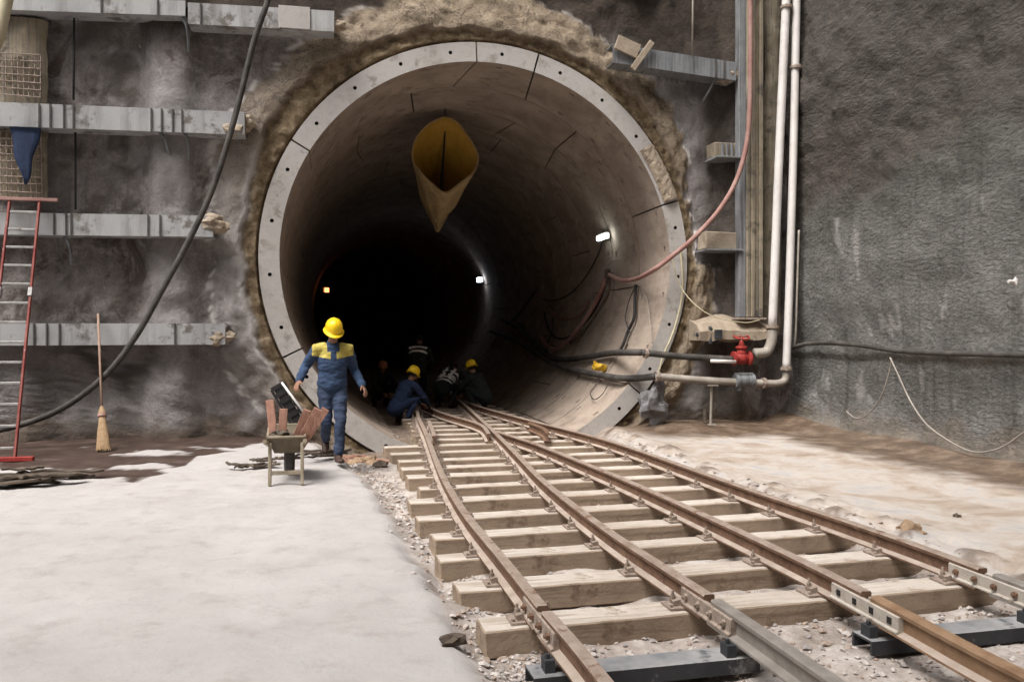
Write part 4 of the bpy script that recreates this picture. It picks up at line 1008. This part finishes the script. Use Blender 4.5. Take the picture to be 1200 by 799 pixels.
scraps(.5, -1.3, 9, .35, .7, 8, 'brown rubble stick at the ring foot left of the track', 'rubble sticks by the ring foot', (.2, .55), 'plank')
scraps(3.5, -.9, 8, .3, .5, 18, 'dark scrap between the right rails at tunnel mouth', 'scraps between the right rails', (.15, .4), h=.05)
random.seed(9)
b = MB(); c = gy(767, 474, -.45); b.rock(c, .27, (.85, .5, 1.15), 3, 5.3, .55); o = b.build('boulder', M['rock']); tag(o, 'grey angular boulder against the lower right edge of the ring', 'boulder')
b = MB(); c = gz(1070, 630); b.rock(c + Vector((0, 0, .03)), .09, (1.3, 1, .9), 3, 2.3, .5); o = b.build('stone', M['brownrock']); tag(o, 'brown stone beside the outer right rail', 'stone')
b = MB(); c = gz(1122, 606); b.rock(c + Vector((0, 0, .01)), .028, (1.2, 1, .7), 2, 1, .5); o = b.build('stone', M['scrap']); tag(o, 'tiny dark stone alone on the right floor', 'stone')
b = MB(); c = Vector((.42, -2.0, -.22)); b.rock(c, .16, (1.3, 1, .6), 3, 7, .5); o = b.build('stone', M['brownrock']); tag(o, 'reddish brown clod between the walking man and the sleepers', 'stone')
for k, (x, y, r, lab) in enumerate([(.62, -2.9, .08, 'grey lump beside the end of a far sleeper'), (.60, -9.75, .05, 'dark clod under the end of the nearest sleeper'), (3.15, -10.6, .05, 'dark stone right of the orange rail')]):
    b = MB(); b.rock((x, y, ground_at(x, y)[0] + .03), r, (1.3, 1, .7), 2, k * 4, .5); o = b.build('stone', M['scrap']); tag(o, lab, 'stone')

# ------------------------------------------------------------------ people
def remesh(mb, name, mats, parent, voxel, pick=None, wrinkle=0.0, smooth_it=2):
    me = bpy.data.meshes.new('tmp'); me.from_pydata([v for v in mb.v], [], mb.f); me.update()
    o = bpy.data.objects.new('tmp', me); COL.objects.link(o)
    m = o.modifiers.new('r', 'REMESH'); m.mode = 'VOXEL'; m.voxel_size = voxel
    if smooth_it: s = o.modifiers.new('s', 'SMOOTH'); s.iterations = smooth_it; s.factor = .5
    dg = bpy.context.evaluated_depsgraph_get(); dg.update()
    ev = o.evaluated_get(dg); nm = bpy.data.meshes.new_from_object(ev)
    bpy.data.objects.remove(o); nm.name = name
    if wrinkle:
        for v in nm.vertices:
            k = noise.fractal(Vector((v.co.x * 7, v.co.y * 7, v.co.z * 15)), 1, 2, 3); v.co += v.normal * (k * wrinkle)
    nm.materials.clear()
    for q in mats: nm.materials.append(q)
    mi = [pick(f.center) if pick else 0 for f in nm.polygons]
    nm.polygons.foreach_set('material_index', mi); nm.polygons.foreach_set('use_smooth', [True] * len(nm.polygons)); nm.update()
    ob = bpy.data.objects.new(name, nm); COL.objects.link(ob); ob.parent = parent
    return ob
V = Vector
def limb(mb, pts, rad, lat=None, n=14):
    """tapered limb with rounded ends"""
    P = [V(p) for p in pts]; r0 = rad[0]; r1 = rad[-1]
    f = lambda r: r if isinstance(r, tuple) else (r, r)
    rads = [f(r) for r in rad]
    d0 = (P[0] - P[1]).normalized(); d1 = (P[-1] - P[-2]).normalized(); m0 = min(rads[0]); m1 = min(rads[-1])
    sp = [P[0] + d0 * m0 * .95, P[0] + d0 * m0 * .6] + P + [P[-1] + d1 * m1 * .6, P[-1] + d1 * m1 * .95]
    sc = lambda r, k: (r[0] * k, r[1] * k)
    rr = [sc(rads[0], .3), sc(rads[0], .8)] + rads + [sc(rads[-1], .8), sc(rads[-1], .3)]
    mb.tube(sp, rr, n, lat=lat)
def hand(mb, wrist, fwd, side, curl=.5, thumb=1):
    """palm, four unequal bent fingers, thumb from the side; fwd = towards the fingertips, side = towards the thumb"""
    f = V(fwd).normalized(); s = (V(side) - f * V(side).dot(f)).normalized(); nrm = f.cross(s) * thumb
    w_ = V(wrist)
    limb(mb, [w_ - f * .02, w_ + f * .03, w_ + f * .085], [(.026, .019), (.038, .016), (.040, .014)], lat=s)
    for k, (off, ln) in enumerate(((.031, .070), (.011, .080), (-.010, .075), (-.030, .058))):
        b0 = w_ + f * .075 + s * off; b1 = b0 + f * .02; a1 = curl * .6; a2 = curl * 1.3; a3 = curl * 1.9
        p1 = b1 + (f * math.cos(a1) + nrm * math.sin(a1)) * ln * .42; p2 = p1 + (f * math.cos(a2) + nrm * math.sin(a2)) * ln * .33; p3 = p2 + (f * math.cos(a3) + nrm * math.sin(a3)) * ln * .25
        limb(mb, [b0, b1, p1, p2, p3], [.009, .0095, .0088, .008, .0065], n=8)
    t0 = w_ + f * .025 + s * .026; t1 = t0 + (f * .6 + s * .75 + nrm * .2) * .035; t2 = t1 + (f * .85 + s * .35 + nrm * .35) * .032; t3 = t2 + (f * .9 + nrm * .5) * .022
    limb(mb, [t0, t1, t2, t3], [.014, .012, .010, .008], n=8)
def person(loc, rotz, J, cloth, label, helmet='helmet', voxel=.011, hv=False, yoke=False, skin='skin', bare_head=False, look=(0, -1, -.15), scl=1.):
    root = empty('person', (0, 0, 0), label, 'person')
    hip = {s: V(J['hip' + s]) for s in 'LR'}; pel = (hip['L'] + hip['R']) / 2
    sh = {s: V(J['sho' + s]) for s in 'LR'}; ch = (sh['L'] + sh['R']) / 2
    nk = V(J['neck']); hd = V(J['head']); lat = (sh['L'] - sh['R']).normalized()
    lk = V(look).normalized(); up = (hd - nk).normalized()
    up = (V((0, 0, 1)) * .6 + up * .4).normalized(); lk = (lk).normalized(); upv = (up - lk * up.dot(lk)).normalized(); sdv = lk.cross(upv)
    # body: one surface with neck, head, face, arms, hands, legs
    mb = MB()
    spine = [pel, pel.lerp(ch, .35), pel.lerp(ch, .7), ch + (nk - ch) * .2, nk]
    limb(mb, spine, [(.145, .10), (.125, .095), (.15, .105), (.13, .085), (.055, .055)], lat=lat, n=20)
    limb(mb, [nk - (hd - nk) * .3, hd], [.055, .055])
    limb(mb, [hd - upv * .045 + lk * .012, hd + upv * .005, hd + upv * .045 - lk * .01], [(.058, .068), (.072, .090), (.072, .088)], lat=sdv, n=20)
    limb(mb, [hd - upv * .085 + lk * .035, hd - upv * .05 + lk * .03], [(.032, .03), (.048, .045)], lat=sdv)                 # jaw, chin
    limb(mb, [hd + lk * .088 + upv * .012, hd + lk * .108 - upv * .022], [.009, .014], n=8)                              # nose
    limb(mb, [hd + lk * .084 + sdv * .03 + upv * .028, hd + lk * .084 - sdv * .03 + upv * .028], [.012, .012], n=8)      # brow
    for e in (-1, 1):
        limb(mb, [hd + sdv * e * .072 - upv * .02, hd + sdv * e * .078 + upv * .018 - lk * .008], [(.008, .016), (.009, .018)], lat=sdv, n=8)
    limb(mb, [hd + lk * .092 - upv * .048 + sdv * .02, hd + lk * .092 - upv * .048 - sdv * .02], [.007, .007], n=8)       # lips
    for s in 'LR':
        limb(mb, [ch.lerp(sh[s], .5), sh[s], V(J['elb' + s]), V(J['wri' + s])], [.06, .055, .040, .026])
        el = V(J['elb' + s]); wr = V(J['wri' + s]); f = J.get('hf' + s, wr - el); hand(mb, wr, f, J.get('ht' + s, (0, -1, .2)), J.get('curl', .5), 1 if s == 'L' else -1)
        limb(mb, [hip[s], V(J['kne' + s]), V(J['ank' + s])], [.085, .056, .040])
    remesh(mb, 'body', [M[skin]], root, .0065 if voxel < .012 else .009, smooth_it=1)
    # eyes and mouth line
    for e in (-1, 1):
        b = MB(); b.rock(hd + lk * .080 + sdv * e * .030 + upv * .010, .011, (1, 1, .7), 2, 0, 0); b.build('eye', M['hair'], root, origin=None)
    # jacket
    mb = MB()
    limb(mb, [pel + (ch - pel) * (.06 if yoke else -.12)] + [pel + (ch - pel) * .12 if yoke else spine[0]] + spine[1:-1] + [nk - (nk - ch) * .12], [(.182, .142), (.185, .142), (.172, .135), (.19, .14), (.165, .112), (.07, .07)], lat=lat, n=24)
    for s in 'LR':
        el = V(J['elb' + s]); wr = V(J['wri' + s])
        limb(mb, [ch.lerp(sh[s], .55), sh[s] + V((0, 0, -.005)), sh[s].lerp(el, .5), el, el.lerp(wr, .5), wr - (wr - el).normalized() * .015], [.075, .078, .068, .060, .054, .046])
    ax = (ch - pel); axl = ax.length; axn = ax.normalized()
    def pick(c):
        q = c - pel; u = q.dot(axn) / axl; x = q.dot(lat)
        if yoke: return 1 if (u > .74 + .35 * abs(x) and abs(x) < .25) and not (u > 1.2) and not (abs(x) < .035) and not (abs(x) < .075 and u > .93) else 0
        if hv:
            nb = abs(x) < .20
            if hv == 2: return 1 if (.66 < u < .78 or .90 < u < 1.02) and abs(x) < .19 and q.dot(lk) < .02 else 0
            if abs(x) < .17 and (.45 < u < .60 or .72 < u < .87) and (abs(x) % .085) > .025: return 1
            if nb and (.06 < abs(x) < .105) and .30 < u < 1.15: return 1
            if nb and (.12 < u < .22 or .34 < u < .43): return 1
            for s in 'LR':
                el = V(J['elb' + s]); se = el - sh[s]; t = (c - sh[s]).dot(se) / se.length_squared
                dd = (c - sh[s] - se * t).length
                if .45 < t < .62 and dd < .1 and abs(x) > .15: return 1
        return 0
    remesh(mb, 'jacket', [M[cloth], M['yoke'] if yoke else M['stripe']], root, voxel, pick, .013)
    # trousers
    mb = MB()
    limb(mb, [pel - axn * .06, pel + axn * .05], [(.150, .115), (.14, .108)], lat=lat, n=20)
    for s in 'LR':
        kn = V(J['kne' + s]); an = V(J['ank' + s])
        limb(mb, [hip[s], hip[s].lerp(kn, .5), kn, kn.lerp(an, .5), an + (kn - an).normalized() * .03], [.098, .086, .070, .064, .060])
    remesh(mb, 'trousers', [M['bluedark' if cloth == 'blue' else cloth]], root, voxel, None, .013)
    for s in 'LR':
        an = V(J['ank' + s]); tf = V(J.get('toe' + s, (0, -1, 0))).normalized()
        b = MB(); dn = V((0, 0, -1)) if abs(tf.z) < .2 else (V((0, 0, -1)) - tf * V((0, 0, -1)).dot(tf)).normalized()
        lt = tf.cross(dn)
        limb(b, [an + dn * -.05, an + dn * .01], [.055, .052]); limb(b, [an + dn * .045 - tf * .04, an + dn * .045 + tf * .06, an + dn * .052 + tf * .17], [(.042, .045), (.050, .042), (.044, .028)], lat=lt)
        remesh(b, 'boot', [M['boot']], root, .012)
    # collar
    b = MB(); b.tube([nk - (hd - nk) * .20, nk + (hd - nk) * .18], [(.080, .078), (.068, .066)], 16, caps=False, lat=lat); cl = b.build('collar', M[cloth], root, smooth=True); s_ = cl.modifiers.new('t', 'SOLIDIFY'); s_.thickness = .012
    # hair and hard hat
    rotm = Matrix((sdv, lk, upv)).transposed()
    b = MB(); b.lathe([(.072, -.035), (.086, .0), (.088, .03), (.07, .075), (.02, .1)], hd - lk * .018, 18, rotm); b.build('hair', M['hair'], root, smooth=True)
    if helmet:
        b = MB(); hc = hd + upv * .035 - lk * .008; n_ = 28; prof = [(1.0, 0), (1.0, .035), (.97, .07), (.86, .105), (.66, .133), (.40, .150), (.12, .157)]
        vs = []
        for (r_, z_) in [(1.06, -.012), (1.19, -.014), (1.20, -.006), (1.03, .004)] + prof:
            for j in range(n_):
                t = 2 * math.pi * j / n_; c_, s__ = math.cos(t), math.sin(t)
                brim = 1.0 + (.20 * max(0, s__) ** 2 if z_ < .003 and r_ > 1.1 else 0)
                ridge = 1 + (.04 if abs(c_) < .12 and z_ > .06 else 0)
                vs.append(hc + rotm @ V((c_ * .105 * r_, s__ * .128 * r_ * brim, z_ * ridge)))
        k_ = len(vs) // n_
        b.add(vs, [(i * n_ + j, i * n_ + (j + 1) % n_, (i + 1) * n_ + (j + 1) % n_, (i + 1) * n_ + j) for i in range(k_ - 1) for j in range(n_)] + [tuple((k_ - 1) * n_ + j for j in range(n_)), tuple(range(n_ - 1, -1, -1))])
        b.build('hard_hat', M[helmet], root, smooth=True)
    root.location = loc; root.rotation_euler = (0, 0, rotz); root.scale = (scl, scl, scl)
    return root
walk = dict(hipL=(.09, 0, .90), hipR=(-.09, .0, .90), kneL=(.075, -.20, .50), kneR=(-.085, -.10, .49), ankL=(.045, -.24, .095), ankR=(-.05, .32, .24),
            toeL=(.1, -1, .05), toeR=(-.1, -.75, -.65), shoL=(.185, -.03, 1.39), shoR=(-.185, -.03, 1.39), neck=(0, -.03, 1.45), head=(.005, -.10, 1.575),
            elbL=(.275, .08, 1.13), elbR=(-.325, .04, 1.16), wriL=(.355, -.12, .93), wriR=(-.415, -.16, 1.00), htL=(-.4, -1, 0), htR=(.5, -1, 0), curl=.55)
gzp = ground_at(.1, -3.37)[0]
person((.02, -3.30, gzp + .02), R(6), walk, 'blue', 'man in blue overalls with yellow yoke and yellow hard hat walking out of the tunnel', yoke=True, voxel=.008, skin='skinshade', look=(0.05, -1, -.55))
sq = dict(hipL=(.10, .16, .34), hipR=(-.10, .16, .34), kneL=(.19, -.20, .52), kneR=(-.19, -.20, .50), ankL=(.14, .02, .10), ankR=(-.14, .04, .10), toeL=(.2, -1, 0), toeR=(-.2, -1, 0),
          shoL=(.185, -.10, .76), shoR=(-.185, -.10, .76), neck=(0, -.15, .80), head=(0, -.22, .93), elbL=(.26, -.30, .52), elbR=(-.26, -.30, .52), wriL=(.12, -.50, .36), wriR=(-.10, -.52, .36), htL=(-1, 0, .3), htR=(1, 0, .3), curl=.9)
person((1.36, 2.35, -.12), R(120), sq, 'navy', 'squatting man in dark blue with a yellow hard hat left of the rails', look=(0, -1, -.5), skin='skinshade', voxel=.013)
person((3.12, 4.0, -.06), R(-140), sq, 'darkcloth', 'squatting man in black with a yellow hard hat, rightmost of the crew', look=(0, -1, -.35), skin='skinshade', voxel=.013)
bd = dict(hipL=(.10, .22, .42), hipR=(-.10, .22, .42), kneL=(.17, -.10, .40), kneR=(-.17, -.12, .42), ankL=(.14, .16, .10), ankR=(-.14, .12, .10), toeL=(.2, -1, 0), toeR=(-.2, -1, 0),
          shoL=(.185, -.20, .72), shoR=(-.185, -.20, .68), neck=(0, -.28, .74), head=(0, -.40, .80), elbL=(.26, -.38, .44), elbR=(-.26, -.38, .44), wriL=(.12, -.56, .24), wriR=(-.10, -.58, .24), htL=(-1, 0, .3), htR=(1, 0, .3), curl=.9)
person((2.52, 4.75, -.02), R(150), bd, 'darkcloth', 'bareheaded man bent low in a dark vest with white reflective stripes, middle of the crew', helmet=None, hv=True, scl=1.1, look=(0, -1, -.7), skin='skinshade', voxel=.013)
st = dict(hipL=(.10, .06, .80), hipR=(-.10, .06, .80), kneL=(.12, -.08, .44), kneR=(-.12, -.06, .44), ankL=(.12, .06, .10), ankR=(-.12, .10, .10), toeL=(.2, -1, 0), toeR=(-.2, -1, 0),
          shoL=(.19, -.16, 1.18), shoR=(-.19, -.16, 1.18), neck=(0, -.22, 1.23), head=(0, -.30, 1.35), elbL=(.27, -.25, .90), elbR=(-.27, -.25, .90), wriL=(.15, -.45, .75), wriR=(-.15, -.45, .75), htL=(-1, 0, .3), htR=(1, 0, .3), curl=.9)
person((1.95, 5.6, -.05), R(165), st, 'darkcloth', 'stooping dark man standing at the back of the crew, white stripes across his vest', helmet=None, hv=2, scl=1.12, look=(0, -1, -.6), skin='skinshade', voxel=.013)
person((1.15, 6.4, -.12), R(15), sq, 'darkcloth', 'dim squatting figure with a dull reddish hard hat in the dark behind the walking man', helmet='helmetbrown', skin='skinshade', voxel=.014)
